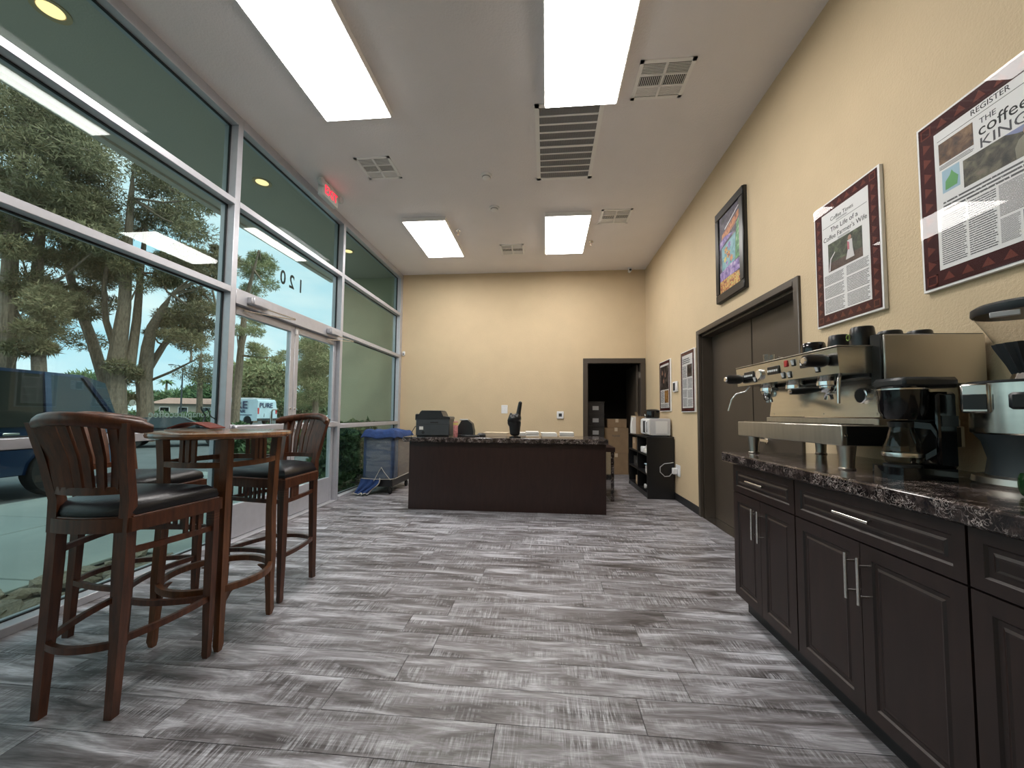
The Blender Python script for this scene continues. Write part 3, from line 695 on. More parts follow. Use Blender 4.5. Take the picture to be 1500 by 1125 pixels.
s2 = copy_tree(stool); place(s2, -2.34, 2.045, (1, .1), 'wooden bar stool with black cushion between the table and the rock bed window')
s3 = copy_tree(stool); place(s3, -1.865, 2.56, (-.15, -1), 'wooden bar stool with black cushion standing before the glass doors')

tb = thing('bar_table', 'tall round wooden bar table with slatted apron and bowed stretchers', 'table', (-1.815, 2.035, 0))
MB().lathe([(.02, 1.058), (.315, 1.058), (.330, 1.064), (.334, 1.075), (.330, 1.087), (.323, 1.09), (.02, 1.09)], n=56).build('table_top', 'table_top_wood', tb)
LP = .176
for sx in (-1, 1):
    for sy in (-1, 1):
        x, y = sx * LP, sy * LP
        MB().post([(x * 1.02, y * 1.02, 0, .011, .011), (x * 1.03, y * 1.03, .03, .016, .016), (x * 1.02, y * 1.02, .08, .015, .015), (x, y, .20, .017, .017), (x, y, .34, .0195, .0195), (x * .97, y * .97, .62, .019, .019), (x, y, .92, .020, .020), (x * 1.04, y * 1.04, 1.06, .020, .020)]).build('leg', 'table_wood', tb)
for ax_ in range(4):
    ca, sa = round(math.cos(ax_ * math.pi / 2)), round(math.sin(ax_ * math.pi / 2)); rt = lambda x, y, z: Vector((ca * x - sa * y, sa * x + ca * y, z))
    MB().sweep(arc_pts(rt(-LP, -LP, .925), rt(LP, -LP, .925), rt(0, -.045, 0)), .020, .028).build('apron_rail', 'table_wood', tb)
    for j in (-1, 0, 1):
        x = j * .034; yv = -LP - .042; p_ = rt(x, yv, 0)
        MB().box(p_.x - (.010 if ca else .006), p_.x + (.010 if ca else .006), p_.y - (.006 if ca else .010), p_.y + (.006 if ca else .010), .93, 1.06).build('apron_slat', 'table_wood', tb)
    st2 = MB().sweep(arc_pts(rt(-LP, -LP, .30), rt(LP, -LP, .30), rt(0, -.07, 0), 13), .022, .032).build('stretcher', 'table_wood', tb)
    for sx in (-1, 1):
        pts = [(sx * LP, .285), (sx * LP, .195), (sx * (LP - .02), .225), (sx * (LP - .05), .265), (sx * (LP - .085), .285)]
        v0 = [rt(a, -LP - .02 * (1 - abs(a) / LP) - .009, z) for a, z in pts]; v1 = [rt(a, -LP - .02 * (1 - abs(a) / LP) + .009, z) for a, z in pts]
        MB().loft([v0, v1]).build('bracket', 'table_wood', tb)
bk = thing('booklet', 'brown bound booklet bowed open on the bar table', 'booklet', (-2.00, 2.05, 1.0905), R(12))
n = 11; c0 = [(-.11 + .022 * i, .010 + .030 * math.sin(math.pi * i / 10) ** 1.2) for i in range(n)]
MB().loft([[(x, -.07, z), (x, .07, z), (x, .07, z + .007), (x, -.07, z + .007)] for x, z in c0]).build('cover', 'maroon_light', bk)
MB().box(-.12, .10, -.075, .065, 0, .006).build('pages', 'paper', bk)

# ------------------------------------------------------------------ cabinets and stone worktop
CF = 1.17                                             # front plane of doors
def front(mb_y0, mb_y1, z0, z1, margin, parent, name):
    """panelled front facing -x: rings of rectangles (inset, depth)"""
    prof = [(0, .020), (0, 0), (margin - .006, 0), (margin, .006), (margin + .012, .006), (margin + .020, .002), (margin + .026, .004)]
    rings = [[(CF + d, mb_y0 + i, z0 + i), (CF + d, mb_y1 - i, z0 + i), (CF + d, mb_y1 - i, z1 - i), (CF + d, mb_y0 + i, z1 - i)] for i, d in prof]
    return MB().loft(rings).build(name, 'espresso_wood', parent, True, smooth=False)
def handle(parent, a, b):
    a, b = Vector(a), Vector(b); t_ = (b - a).normalized(); m_ = MB().tube([a, b], .006, 10)
    for q in (a + t_ * .03, b - t_ * .03): m_.tube([q, q + Vector((.032, 0, 0))], .0045, 8)
    m_.build('handle', 'nickel', parent, True)
def cabinet(y0, y1, label):
    o = thing('base_cabinet', label, 'cabinet', (1.5, (y0 + y1) / 2, 0), group='dark base cabinets')
    bx('carcass', 'espresso_wood', o, CF + .021, XR - .002, y0 + .001, y1 - .001, .11, .908)
    bx('toe_kick', 'black_base', o, CF + .075, XR - .01, y0, y1, 0, .11)
    d = front(y0 + .004, y1 - .004, .737, .900, .042, o, 'drawer_front'); c = (y0 + y1) / 2
    handle(d, (CF - .032, c - .085, .825), (CF - .032, c + .085, .825))
    for (a, b, s) in ((y0 + .004, c - .0015, 1), (c + .0015, y1 - .004, -1)):
        f = front(a, b, .115, .731, .055, o, 'door_front'); yy = (b - .028) if s > 0 else (a + .028)
        handle(f, (CF - .032, yy, .515), (CF - .032, yy, .685))
cabinet(1.95, 2.55, 'dark espresso base cabinet at the end of the run by the double door')
cabinet(1.20, 1.95, 'wide dark espresso base cabinet below the coffee brewer and grinder')
cabinet(.45, 1.20, 'dark espresso base cabinet running past the coffee grinder')
cabinet(-.30, .45, 'dark espresso base cabinet at the near end of the worktop')
ZT = .968
tag(MB().box(1.135, XR - .001, -.32, 2.63, .908, ZT, b=.008).build('stone_worktop', 'granite'), 'polished dark brown stone worktop with pale veins on the cabinets', 'worktop')

# ------------------------------------------------------------------ posters on the right wall
class Poster:
    """flat mounted print on the right wall; u runs right (-y), v up"""
    def __init__(self, name, label, yl, yr, z0, z1, border, cat='poster', group='newspaper posters in maroon borders'):
        self.W, self.H = yl - yr, z1 - z0
        self.o = thing(name, label, cat, (XR, yl, z0), group=group)
        W, H = self.W, self.H
        if border:
            MB().box(-.022, -.001, -W, 0, 0, H, b=.002).build('backing_board', 'board_white', self.o)
            self.rect('border', 'maroon', .012, .012, W - .012, H - .012, .023)
            self.rect('page', 'board_white', border, border, W - border, H - border, .0236)
            tri = MB(); m_ = border / 2 + .006; s = .34 * (border - .012)
            def T(cu, cv, du, dv):
                q = [(cu - s, cv - s * .6), (cu + s, cv - s * .6), (cu, cv + s * .9)] if du else [(cu - s * .6, cv - s), (cu - s * .6, cv + s), (cu + s * .9, cv)]
                tri.add([self.p(a_, b_, .0246) for a_, b_ in q], [(0, 1, 2)])
            nu, nv = max(3, round((W - 2 * border) / (s * 2.9))), max(4, round((H - 2 * border) / (s * 2.9)))
            for k in range(nu):
                u = border + (W - 2 * border) * (k + .5) / nu; T(u, m_, 1, 0); T(u, H - m_, 1, 0)
            for k in range(nv):
                v = border + (H - 2 * border) * (k + .5) / nv; T(m_, v, 0, 1); T(W - m_, v, 0, 1)
            for cu in (m_, W - m_):
                for cv in (m_, H - m_):
                    for a in ((-s, -s, s, -s + .007), (-s, s - .007, s, s), (-s, -s, -s + .007, s), (s - .007, -s, s, s)):
                        tri.add([self.p(cu + a[0], cv + a[1], .0246), self.p(cu + a[2], cv + a[1], .0246), self.p(cu + a[2], cv + a[3], .0246), self.p(cu + a[0], cv + a[3], .0246)], [(0, 1, 2, 3)])
            tri.build('border_pattern', 'maroon_light', self.o, smooth=False)
    def p(self, u, v, d): return (-d, -u, v)
    def rect(self, name, m, u0, v0, u1, v1, d=.0242, h=.0005):
        return MB().box(-d - h, -d, -u1, -u0, v0, v1).build(name, m, self.o, smooth=False)
    def poly(self, name, m, pts, d=.0250):
        return MB().loft([[self.p(u, v, d) for u, v in pts], [self.p(u, v, d + .0005) for u, v in pts]]).build(name, m, self.o, smooth=False)
    def txt(self, s, size, u, v, align='LEFT', m='ink', xs=1.0, d=.0246, shear=0): return text('lettering', s, size, self.p(u, v, d), (0, -1, 0), (0, 0, 1), m, self.o, align, .0003, xs, shear)
    def glaze(self): MB().box(-.0285, -.0275, -self.W + .006, -.006, .006, self.H - .006).build('glaze', 'poster_glaze', self.o, smooth=False)

# the big newspaper page
P = Poster('newspaper_poster', 'large newspaper poster headed The Coffee King over the coffee grinder', 2.012, 1.375, 1.80, 2.62, .085)
W, H = P.W, P.H
P.txt('REGISTER', .034, .315, .705, 'CENTER'); P.rect('rule', 'ink', .10, .690, W - .10, .692); P.rect('rule', 'ink', .10, .742, W - .10, .7435)
P.rect('photo', 'photo_brown', .105, .575, .250, .675); P.rect('caption', 'print_3', .105, .550, .25, .570)
P.txt('THE', .034, .275, .645, m='ink_grey'); P.txt('coffee', .072, .268, .595, xs=1.0); P.txt('KING', .062, .270, .540, m='ink_grey', xs=1.15)
P.rect('map', 'pale_blue_print', .115, .435, .190, .540)
P.poly('map_island', 'green_print', [(.128, .445), (.178, .448), (.184, .485), (.165, .510), (.158, .525), (.150, .505), (.130, .485)])
P.rect('photo', 'photo_farm', .205, .410, W - .10, .532); P.poly('photo_sky', 'photo_sky', [(.36, .532), (W - .10, .532), (W - .10, .490), (.46, .495), (.40, .512)], .0248)
P.poly('photo_figure', 'shirt_print', [(.395, .411), (.470, .411), (.472, .460), (.455, .488), (.440, .493), (.422, .492), (.405, .482), (.392, .455)], .0254)
P.poly('photo_head', 'skin_print', [(.425, .490), (.447, .490), (.453, .505), (.450, .524), (.437, .531), (.424, .524), (.420, .506)], .0258)
P.rect('subhead', 'print_3', .115, .352, W - .12, .402)
for k, (a, b, z0, z1) in enumerate(((.100, .205, .105, .335), (.215, .320, .105, .345), (.330, .430, .215, .345), (.440, .535, .215, .345), (.330, .395, .105, .205))):
    P.rect('text_column', 'print_24', a, z0, b, z1)
P.rect('photo', 'photo_purple', .405, .108, .535, .205); P.rect('photo_label', 'yellow_print', .44, .125, .505, .165, .0250)
P.glaze()
# the farmer's wife page
P = Poster('newspaper_poster', "newspaper poster headed The Life of a Coffee Farmer's Wife next to double door", 2.748, 2.228, 1.79, 2.603, .075)
W, H = P.W, P.H
P.txt('Coffee Times', .036, .245, .672, 'CENTER', xs=.95); P.rect('subtitle', 'print_3', .20, .655, .29, .667); P.rect('rule', 'ink', .085, .645, W - .085, .647)
P.txt('The Life of a', .043, W / 2, .600, 'CENTER'); P.txt("Coffee Farmer's Wife", .043, W / 2, .553, 'CENTER', xs=.92); P.rect('byline', 'print_3', .21, .532, .31, .545)
P.rect('photo', 'photo_green', .125, .345, W - .125, .528); P.rect('photo_ground', 'photo_soil', .125, .345, W - .125, .400, .0247)
P.poly('photo_dress', 'dress_print', [(.270, .372), (.335, .372), (.325, .43), (.322, .485), (.285, .485), (.288, .43)], .0253)
P.poly('photo_flowers', 'lei_print', [(.285, .43), (.30, .425), (.30, .470), (.285, .482)], .0257)
P.poly('photo_head', 'skin_print', [(.293, .485), (.313, .485), (.318, .500), (.310, .514), (.296, .512), (.290, .500)], .0257)
P.poly('photo_branch', 'dress_print', [(.130, .35), (.140, .35), (.150, .42), (.185, .455), (.183, .461), (.143, .428)], .0253)
for (a, b, z0, z1) in ((.085, .250, .265, .330), (.085, .250, .180, .255), (.085, .250, .085, .170), (.270, W - .085, .275, .335), (.270, W - .085, .175, .265), (.270, W - .085, .085, .165)):
    P.rect('text_block', 'print_10', a, z0, b, z1)
P.glaze()
# two narrow posters further along
P = Poster('newspaper_poster', 'slim newspaper poster with small photo beside the door casing', 5.40, 4.92, 1.245, 2.048, .055)
W, H = P.W, P.H
P.rect('headline', 'print_3', .07, .640, .34, .715); P.rect('photo', 'photo_dark', .235, .455, W - .075, .615); P.rect('text_column', 'print_10', .07, .455, .215, .61)
for (a, b, z0, z1) in ((.07, .23, .075, .19), (.07, .23, .20, .30), (.07, .23, .32, .44), (.25, W - .07, .075, .17), (.25, W - .07, .185, .29), (.25, W - .07, .31, .44)): P.rect('text_block', 'print_14', a, z0, b, z1)
P.glaze()
P = Poster('photo_poster', 'slim poster of dark portrait photos above the black shelf', 6.39, 5.86, 1.262, 2.048, .055)
W, H = P.W, P.H
P.rect('photo', 'photo_dark', .065, .335, W - .065, .70)
for hx, hz in ((.16, .60), (.30, .56), (.22, .47)): P.poly('photo_head', 'skin_print', [(hx + .028 * math.cos(a), hz + .036 * math.sin(a)) for a in np.linspace(0, 5.9, 12)])
P.rect('photo', 'photo_orange', .26, .13, W - .075, .32); P.rect('text_block', 'print_14', .07, .14, .24, .32); P.rect('text_block', 'print_6', .07, .065, W - .07, .12); P.glaze()
# framed painting high over the double door
P = Poster('framed_painting', 'colourful painting in a black frame above the double door', 4.228, 3.648, 2.385, 3.355, 0, 'painting', None)
W, H = P.W, P.H
MB().box(-.03, -.001, -W, 0, 0, H).build('frame_back', 'black_plastic', P.o)
f = MB()
for a in ((0, W, 0, .085), (0, W, H - .085, H), (0, .075, .085, H - .085), (W - .075, W, .085, H - .085)): f.box(-.045, -.03, -a[1], -a[0], a[2], a[3], b=.006)
f.build('frame', 'black_plastic', P.o)
P.rect('canvas', 'art_night', .075, .085, W - .075, H - .085, .031)
P.poly('painted_clouds', 'art_orange', [(.12, .60), (.40, .68), (.50, .74), (.505, .80), (.30, .74), (.14, .69)], .0322)
P.poly('painted_streak', 'dress_print', [(.20, .72), (.49, .83), (.49, .838), (.20, .735)], .0326)
P.poly('painted_hills', 'art_violet', [(.08, .55), (.25, .60), (.38, .62), (.30, .64), (.18, .655), (.08, .62)], .0325)
P.poly('painted_panel', 'art_teal', [(.13, .30), (.40, .33), (.42, .60), (.13, .55)], .0324)
P.poly('painted_leaves', 'art_green', [(.41, .33), (.50, .34), (.50, .72), (.44, .68), (.42, .52)], .0327)
for k, (a, b, s, mm_) in enumerate(((.22, .50, .045, 'art_mixed'), (.29, .53, .04, 'art_violet'), (.27, .44, .05, 'art_mixed'), (.20, .41, .035, 'yellow_print'), (.33, .38, .04, 'art_orange'), (.24, .36, .03, 'art_violet'))):
    P.poly('painted_shape', mm_, [(a + s * math.cos(t_) * (1 if i % 2 else .55), b + s * math.sin(t_) * (1 if i % 2 else .55)) for i, t_ in enumerate(np.linspace(0, 2 * math.pi * 11 / 12, 12))], .0332)
P.poly('painted_border', 'art_violet', [(.08, .20), (.50, .22), (.50, .32), (.30, .33), (.08, .30)], .0325)
P.poly('painted_crowd', 'art_mixed', [(.08, .09), (.50, .09), (.50, .20), (.30, .215), (.08, .21)], .0327)

# ------------------------------------------------------------------ espresso machine
em = thing('espresso_machine', 'steel three group espresso machine with black knobs on stone worktop', 'espresso machine', (1.275, 1.79, ZT), R(1.5))
L = .86
z = lambda a: a - ZT
for u in (.055, .46):
    for v in (.05, L - .08): MB().lathe([(.030, 0), (.032, .006), (.026, .010), (.028, .05), (.036, .108)], (u, v, 0), 20).build('foot', 'brushed_steel', em)
tr_ = MB().box(0, .50, 0, L, z(1.075), z(1.165), b=.004).build('drip_tray', 'brushed_steel', em)
MB().box(.02, .48, -.003, .0, z(1.078), z(1.160)).build('tray_side', 'black_plastic', tr_)
MB().lathe([(.008, -.004), (.004, -.006)], (.012, -.001, z(1.12)), 12, 'y').build('tray_screw', 'chrome', tr_)
gt = MB()
for i in range(40): gt.box(.02, .16, .03 + i * .02, .038 + i * .02, z(1.165), z(1.170))
q = gt.build('tray_grate', 'steel', tr_); q['kind'] = 'stuff'
MB().box(.165, .50, .015, L - .03, z(1.165), z(1.195), b=.003).build('ledge', 'brushed_steel', em)
bkp = MB().prism([(.175, z(1.20)), (.20, z(1.385)), (.50, z(1.385)), (.50, z(1.20))], .02, L - .05, 'y').build('back_panel', 'steel', em)
for v in (.035, .35, L - .09): MB().lathe([(.005, 0), (.003, -.003)], (.178, v, z(1.215)), 10, 'x').build('panel_screw', 'nickel', bkp)
gg = MB().lathe([(.036, .0), (.036, -.016), (.031, -.018)], (.190, .115, z(1.30)), 24, 'x').build('pressure_gauge', 'chrome', bkp)
MB().lathe([(.030, -.0185), (.002, -.019)], (.190, .115, z(1.30)), 22, 'x').build('dial', 'ink', gg)
# upper body
ub = MB().prism([(.0, z(1.392)), (-.008, z(1.505)), (.14, z(1.512)), (.14, z(1.392))], 0, L - .01, 'y').build('control_panel', 'steel', em)
MB().box(.13, .52, .01, L - .02, z(1.375), z(1.515), b=.003).build('boiler_housing', 'black_plastic', em)
MB().box(-.010, .52, -.002, L - .008, z(1.509), z(1.514), b=.001).build('cup_tray', 'brushed_steel', em)
sp_ = MB().box(.145, .545, -.052, -.040, z(1.342), z(1.552), b=.004).build('side_panel', 'brushed_steel', em)
MB().box(.138, .552, -.040, .012, z(1.336), z(1.558), b=.003).build('side_frame', 'black_plastic', em)
MB().box(.15, .53, L - .02, L - .005, z(1.345), z(1.55), b=.004).build('side_panel', 'brushed_steel', em)
def on_panel(v, zz): return Vector((-.0 - .008 * (zz - 1.392) / .113, v, z(zz)))
for v, zc in ((.70, 1.452), (.455, 1.456), (.185, 1.462)):
    c = on_panel(v, zc); kp = MB().box(c.x - .006, c.x + .004, v - .052, v + .052, c.z - .022, c.z + .022, b=.002).build('keypad', 'black_plastic', ub)
    for i in range(5): MB().box(c.x - .009, c.x - .005, v - .042 + i * .019, v - .030 + i * .019, c.z - .009, c.z + .003, b=.001).build('button', 'white_plastic', kp)
c = on_panel(.585, 1.445); gg = MB().lathe([(.030, .004), (.030, -.012), (.025, -.014)], c, 24, 'x').build('pressure_gauge', 'chrome', ub)
MB().lathe([(.0245, -.0142), (.002, -.0148)], c, 20, 'x').build('dial', 'paper_shade', gg)
c = on_panel(.345, 1.478); MB().box(c.x - .006, c.x + .004, .333, .357, c.z - .017, c.z + .017, b=.002).build('power_lamp', 'red_plastic', ub)
for v, zc in ((.640, 1.422), (.375, 1.420), (.325, 1.418), (.288, 1.476), (.125, 1.425)):
    c = on_panel(v, zc); sw_ = MB().box(c.x - .004, c.x + .004, v - .013, v + .013, c.z - .018, c.z + .018, b=.002).build('rocker_switch', 'black_plastic', ub)
    MB().prism([(c.x - .012, c.z + .012), (c.x - .004, c.z - .012), (c.x, c.z - .012), (c.x, c.z + .012)], v - .009, v + .009, 'y').build('rocker', 'white_plastic', sw_)
for v, zc in ((.065, 1.455), (.79, 1.435)):
    c = on_panel(v, zc); kn = MB().lathe([(.020, 0), (.028, -.012), (.030, -.03), (.029, -.085), (.023, -.10)], c, 18, 'x').build('steam_knob', 'black_plastic', em)
    MB().lathe([(.017, -.1), (.014, -.106)], c, 16, 'x').build('cap', 'chrome', kn)
for i, v in enumerate((.185, .42, .655)):
    g_ = MB().lathe([(.040, z(1.392)), (.042, z(1.375)), (.046, z(1.370)), (.046, z(1.352)), (.036, z(1.348))], (.085, v, 0), 24).build('group_head', 'chrome', em)
    if i == 1: continue
    pf = MB().lathe([(.036, z(1.350)), (.037, z(1.330)), (.030, z(1.318)), (.006, z(1.312))], (.085, v, 0), 22).build('portafilter', 'chrome', em)
    for s in (-1, 1): MB().tube([(.085, v, z(1.315)), (.085, v + s * .016, z(1.305)), (.085, v + s * .022, z(1.285))], .007, 8).build('spout', 'chrome', pf)
    dv = Vector(((-1, .05, -.08), (-1, 0, 0), (-.55, -.80, -.18))[i]).normalized(); p0 = Vector((.085, v, z(1.335))) + dv * .037
    MB().tube([p0, p0 + dv * .02, p0 + dv * .04, p0 + dv * .09, p0 + dv * .135], [.008, .012, .015, .0165, .015], 12).build('handle', 'black_plastic', pf)
    MB().tube([p0 + dv * .135, p0 + dv * .142], [.012, .009], 12).build('handle_cap', 'chrome', pf)
MB().tube([(.03, .035, z(1.392)), (.02, .03, z(1.37)), (.015, .028, z(1.34)), (.010, .025, z(1.26))], [.007, .008, .008, .006], 10).build('steam_wand', 'nickel', em)
MB().tube([(.05, L - .06, z(1.392)), (.04, L - .03, z(1.36)), (.0, L + .01, z(1.345)), (-.02, L + .03, z(1.31)), (-.035, L + .045, z(1.235))], .0055, 10).build('steam_wand', 'nickel', em)

def mug(x, y, zz, r, h, label, m='black_plastic', handle_dir=None, down=True, name='coffee_cup'):
    o = thing(name, label, 'cup', (x, y, zz), group='cups on the espresso machine')
    if down: prof = [(r, 0), (r * 1.01, h * .05), (r * .97, h * .6), (r * .9, h * .92), (r * .82, h), (r * .6, h), (r * .58, h * .97), (.002, h * .97)]
    else: prof = [(r * .8, 0), (r * .95, h * .3), (r, h), (r * .93, h), (r * .88, h * .3), (.002, h * .1)]
    MB().lathe(prof, n=28).build('body', m, o)
    if handle_dir is not None:
        d = Vector((math.cos(handle_dir), math.sin(handle_dir), 0)); MB().tube([d * r * .95 + Vector((0, 0, h * .8)), d * (r + .025) + Vector((0, 0, h * .75)), d * (r + .03) + Vector((0, 0, h * .4)), d * r * .97 + Vector((0, 0, h * .2))], .006, 8).build('handle', m, o)
    return o
ZM = 1.5145
mug(1.40, 2.14, ZM, .056, .072, 'low glossy black upturned cup next to the double door side', 'gloss_black')
mug(1.43, 2.005, ZM, .045, .085, 'plain black upturned mug on the machine, in front of poster', 'black_plastic')
m_ = mug(1.43, 1.865, ZM, .047, .094, 'tall black upturned mug with small green emblem', 'black_plastic')
MB().tube([(-.0495, .010 * math.cos(a) + .015, .05 + .014 * math.sin(a)) for a in np.linspace(0, 6, 10)], .002, 6).build('emblem', 'green_logo', m_)
mug(1.575, 1.90, ZM, .048, .082, 'black cup behind steel side panel, beside the tall mug', 'black_plastic')
mug(1.70, 1.90, ZM, .048, .082, 'black cup behind steel side panel, closest to the wall', 'black_plastic')
o = thing('shot_glass', 'small clear shot pitcher on the far end of espresso machine', 'glass', (1.33, 2.42, ZM)); MB().lathe([(.024, 0), (.028, .005), (.030, .055), (.027, .055), (.025, .008), (.002, .006)], n=24).build('body', 'clear_glass', o)
MB().tube([(.03, 0, .045), (.048, 0, .04), (.048, 0, .02), (.03, 0, .012)], .004, 8).build('handle', 'clear_glass', o)
o = thing('spoon', 'thin metal spoon resting on top of espresso machine', 'spoon', (1.36, 2.27, ZM + .003))
MB().tube([(-.05, .02, .02), (-.01, 0, .008), (.03, -.01, .003), (.06, -.02, .003)], [.002, .003, .003, .002], 6).build('stem', 'nickel', o)
MB().lathe([(.002, -.004), (.012, 0), (.002, .004)], (.065, -.022, .003), 12).build('bowl', 'nickel', o)

# ------------------------------------------------------------------ drip coffee maker
cm = thing('coffee_maker', 'black drip coffee maker with glass carafe between machine and grinder', 'coffee maker', (1.395, 1.622, ZT), R(0)); cm.scale = (.80, .80, 1)
MB().prism([(-.10, -.085), (.13, -.085), (.15, -.06), (.15, .06), (.13, .085), (-.10, .085), (-.125, .04), (-.125, -.04)], 0, .045).build('base', 'gloss_black', cm)
MB().lathe([(.070, .045), (.070, .052), (.002, .052)], (-.03, 0, 0), 28).build('warming_plate', 'charcoal_plastic', cm)
MB().box(.06, .15, -.08, .08, .045, .33, b=.012).build('water_tower', 'gloss_black', cm)
MB().lathe([(.070, .225), (.088, .255), (.094, .345), (.090, .35)], (-.02, 0, 0), 32).build('filter_basket', 'gloss_black', cm)
MB().box(-.085, .155, -.09, .09, .345, .385, b=.012).build('lid', 'charcoal_plastic', cm)
MB().lathe([(.0945, .338), (.0945, .343)], (-.02, 0, 0), 32).build('trim_line', 'nickel', cm)
ca = MB().lathe([(.050, .054), (.066, .062), (.074, .09), (.070, .125), (.050, .170), (.042, .195), (.046, .21)], (-.03, 0, 0), 30, cap=False).build('carafe', 'smoke_glass', cm)
MB().lathe([(.0745, .083), (.0755, .094), (.0745, .098)], (-.03, 0, 0), 30, cap=False).build('measure_band', 'nickel', ca)
MB().lathe([(.047, .195), (.049, .215), (.03, .222), (.002, .222)], (-.03, 0, 0), 26).build('carafe_lid', 'black_plastic', ca)
hd = Vector((.62, -.78, 0)); hc = Vector((-.03, 0, 0))
MB().sweep([hc + hd * .046 + Vector((0, 0, .205)), hc + hd * .10 + Vector((0, 0, .20)), hc + hd * .118 + Vector((0, 0, .17)), hc + hd * .115 + Vector((0, 0, .11)), hc + hd * .080 + Vector((0, 0, .085))], .020, .022).build('carafe_handle', 'black_plastic', ca)
MB().box(.075, .145, -.083, -.079, .20, .24).build('switch_plate', 'charcoal_plastic', cm)

# ------------------------------------------------------------------ coffee grinder
gd = thing('coffee_grinder', 'large steel coffee grinder with clear bean hopper on the worktop', 'grinder', (1.655, 1.455, ZT), R(-48))
MB().lathe([(.150, 0), (.155, .01), (.150, .030), (.13, .036)], n=36).build('base', 'brushed_steel', gd)
MB().lathe([(.120, .035), (.112, .09), (.125, .15), (.145, .18)], n=32).build('lower_body', 'dark_grey_plastic', gd)
MB().lathe([(.145, .178), (.150, .183), (.150, .352), (.146, .357), (.10, .360)], n=36).build('motor_body', 'steel', gd)
MB().lathe([(.152, .354), (.152, .361)], n=36).build('seam', 'ink', gd)
MB().box(-.160, -.095, -.125, -.085, .25, .352, b=.006).build('dosing_plate', 'nickel', gd)
MB().box(-.155, -.100, -.1275, -.124, .262, .315, b=.002).build('dose_window', 'charcoal_plastic', gd)
MB().box(-.055, .005, -.156, -.140, .262, .318, b=.008).build('viewing_window', 'charcoal_plastic', gd)
MB().box(.03, .10, -.165, -.11, .165, .205, b=.006).build('dosing_lever', 'black_plastic', gd)
MB().lathe([(.052, .360), (.056, .366), (.050, .378), (.046, .388)], n=28).build('collar', 'chrome', gd)
fr_ = []
for r_, h_ in ((.044, .386), (.056, .42), (.083, .482), (.086, .492)):
    fr_.append([((r_ + .004 * (1 if i % 2 else -1)) * math.cos(i * math.pi / 18), (r_ + .004 * (1 if i % 2 else -1)) * math.sin(i * math.pi / 18), h_) for i in range(36)])
MB().loft(fr_).build('funnel', 'charcoal_plastic', gd)
MB().lathe([(.080, .492), (.100, .540), (.126, .592), (.130, .608)], n=40, cap=False).build('hopper', 'hopper_plastic', gd)
MB().lathe([(.131, .596), (.135, .602), (.134, .622), (.12, .632), (.002, .636)], n=40).build('hopper_lid', 'charcoal_plastic', gd)
MB().box(-.085, -.02, -.128, -.112, .574, .592, b=.002).build('hopper_label', 'appliance_grey', gd)
o = thing('glass_bottle', 'dark green glass bottle lying in front of the grinder', 'bottle', (1.475, 1.245, ZT + .037), R(-30))
MB().lathe([(.002, -.08), (.034, -.075), (.036, 0), (.034, .05), (.014, .085), (.013, .12), (.016, .125)], n=24, axis='x').build('body', 'green_glass', o)
tag(MB().box(1.30, 1.66, .90, 1.13, ZT, ZT + .012, b=.004).build('black_mat', 'black_plastic'), 'flat black rubber tamping mat lying on the worktop by grinder', 'mat')

# ------------------------------------------------------------------ reception desk
DT = .902
rd = thing('reception_desk', 'dark brown reception desk with plain panelled front', 'desk', (-.5, 5.0, 0))
bx('front_panel', 'desk_wood', rd, -1.722, .724, 4.76, 4.785, 0, .842, b=.002)
bx('side_panel', 'desk_wood', rd, -1.720, -1.69, 4.785, 5.42, 0, .842); bx('side_panel', 'desk_wood', rd, .694, .722, 4.785, 5.42, 0, .842)
bx('inner_shelf', 'desk_wood', rd, -1.69, .694, 4.785, 5.30, .40, .42)
tag(MB().box(-1.80, .745, 4.715, 5.45, .842, DT, b=.007).build('desk_worktop', 'granite'), 'dark stone worktop with pale flecks on the reception desk', 'worktop')
ds = thing('desk_return', 'low dark brown return table behind the reception desk end', 'table', (.50, 5.9, 0))
bx('top', 'desk_wood', ds, .10, .955, 5.46, 6.30, .685, .75, b=.003)
bx('end_panel', 'granite', ds, .90, .945, 5.50, 6.26, 0, .685); bx('end_panel', 'desk_wood', ds, .13, .16, 5.50, 6.26, 0, .685)

# printer
pr = thing('printer', 'dark grey office printer on the left end of desk worktop', 'printer', (-1.45, 4.95, DT), R(4))
MB().box(-.215, .215, -.15, .20, .012, .235, b=.010).build('body', 'dark_grey_plastic', pr)
MB().box(-.205, .205, -.14, .19, 0, .014).build('feet', 'black_plastic', pr)
MB().prism([(-.225, .225), (-.19, .262), (-.155, .325), (.105, .325), (.135, .262), (.215, .255), (.225, .225)], -.155, .205, 'y').build('scanner_unit', 'charcoal_plastic', pr)
MB().box(-.155, .10, -.13, .18, .323, .336, b=.006).build('scanner_lid', 'charcoal_plastic', pr)
MB().box(-.235, -.16, -.12, .08, .205, .290, b=.01).build('control_panel', 'black_plastic', pr)
MB().box(-.03, .07, -.1525, -.148, .175, .190).build('vent_slot', 'ink', pr)
MB().box(-.216, -.212, -.13, -.05, .085, .12).build('label', 'paper', pr); MB().box(-.17, -.12, -.1525, -.148, .09, .13).build('label', 'paper', pr)
MB().box(-.216, .216, -.1515, -.149, .158, .161).build('seam', 'ink', pr)
MB().lathe([(.020, -.002), (.016, .0)], (-.12, -.15, .055), 14, 'y').build('port', 'ink', pr)
MB().tube([(-.215, .02, .16), (-.27, .02, .12), (-.30, .0, .06), (-.31, -.02, .005)], .005, 8).build('cable', 'black_plastic', pr)
o = thing('beverage_can', 'slim pink and cream can standing beside the printer', 'can', (-1.165, 4.90, DT)); MB().lathe([(.026, 0), (.030, .006), (.030, .185), (.024, .195), (.024, .197)], n=24).build('body', 'pink_label', o)
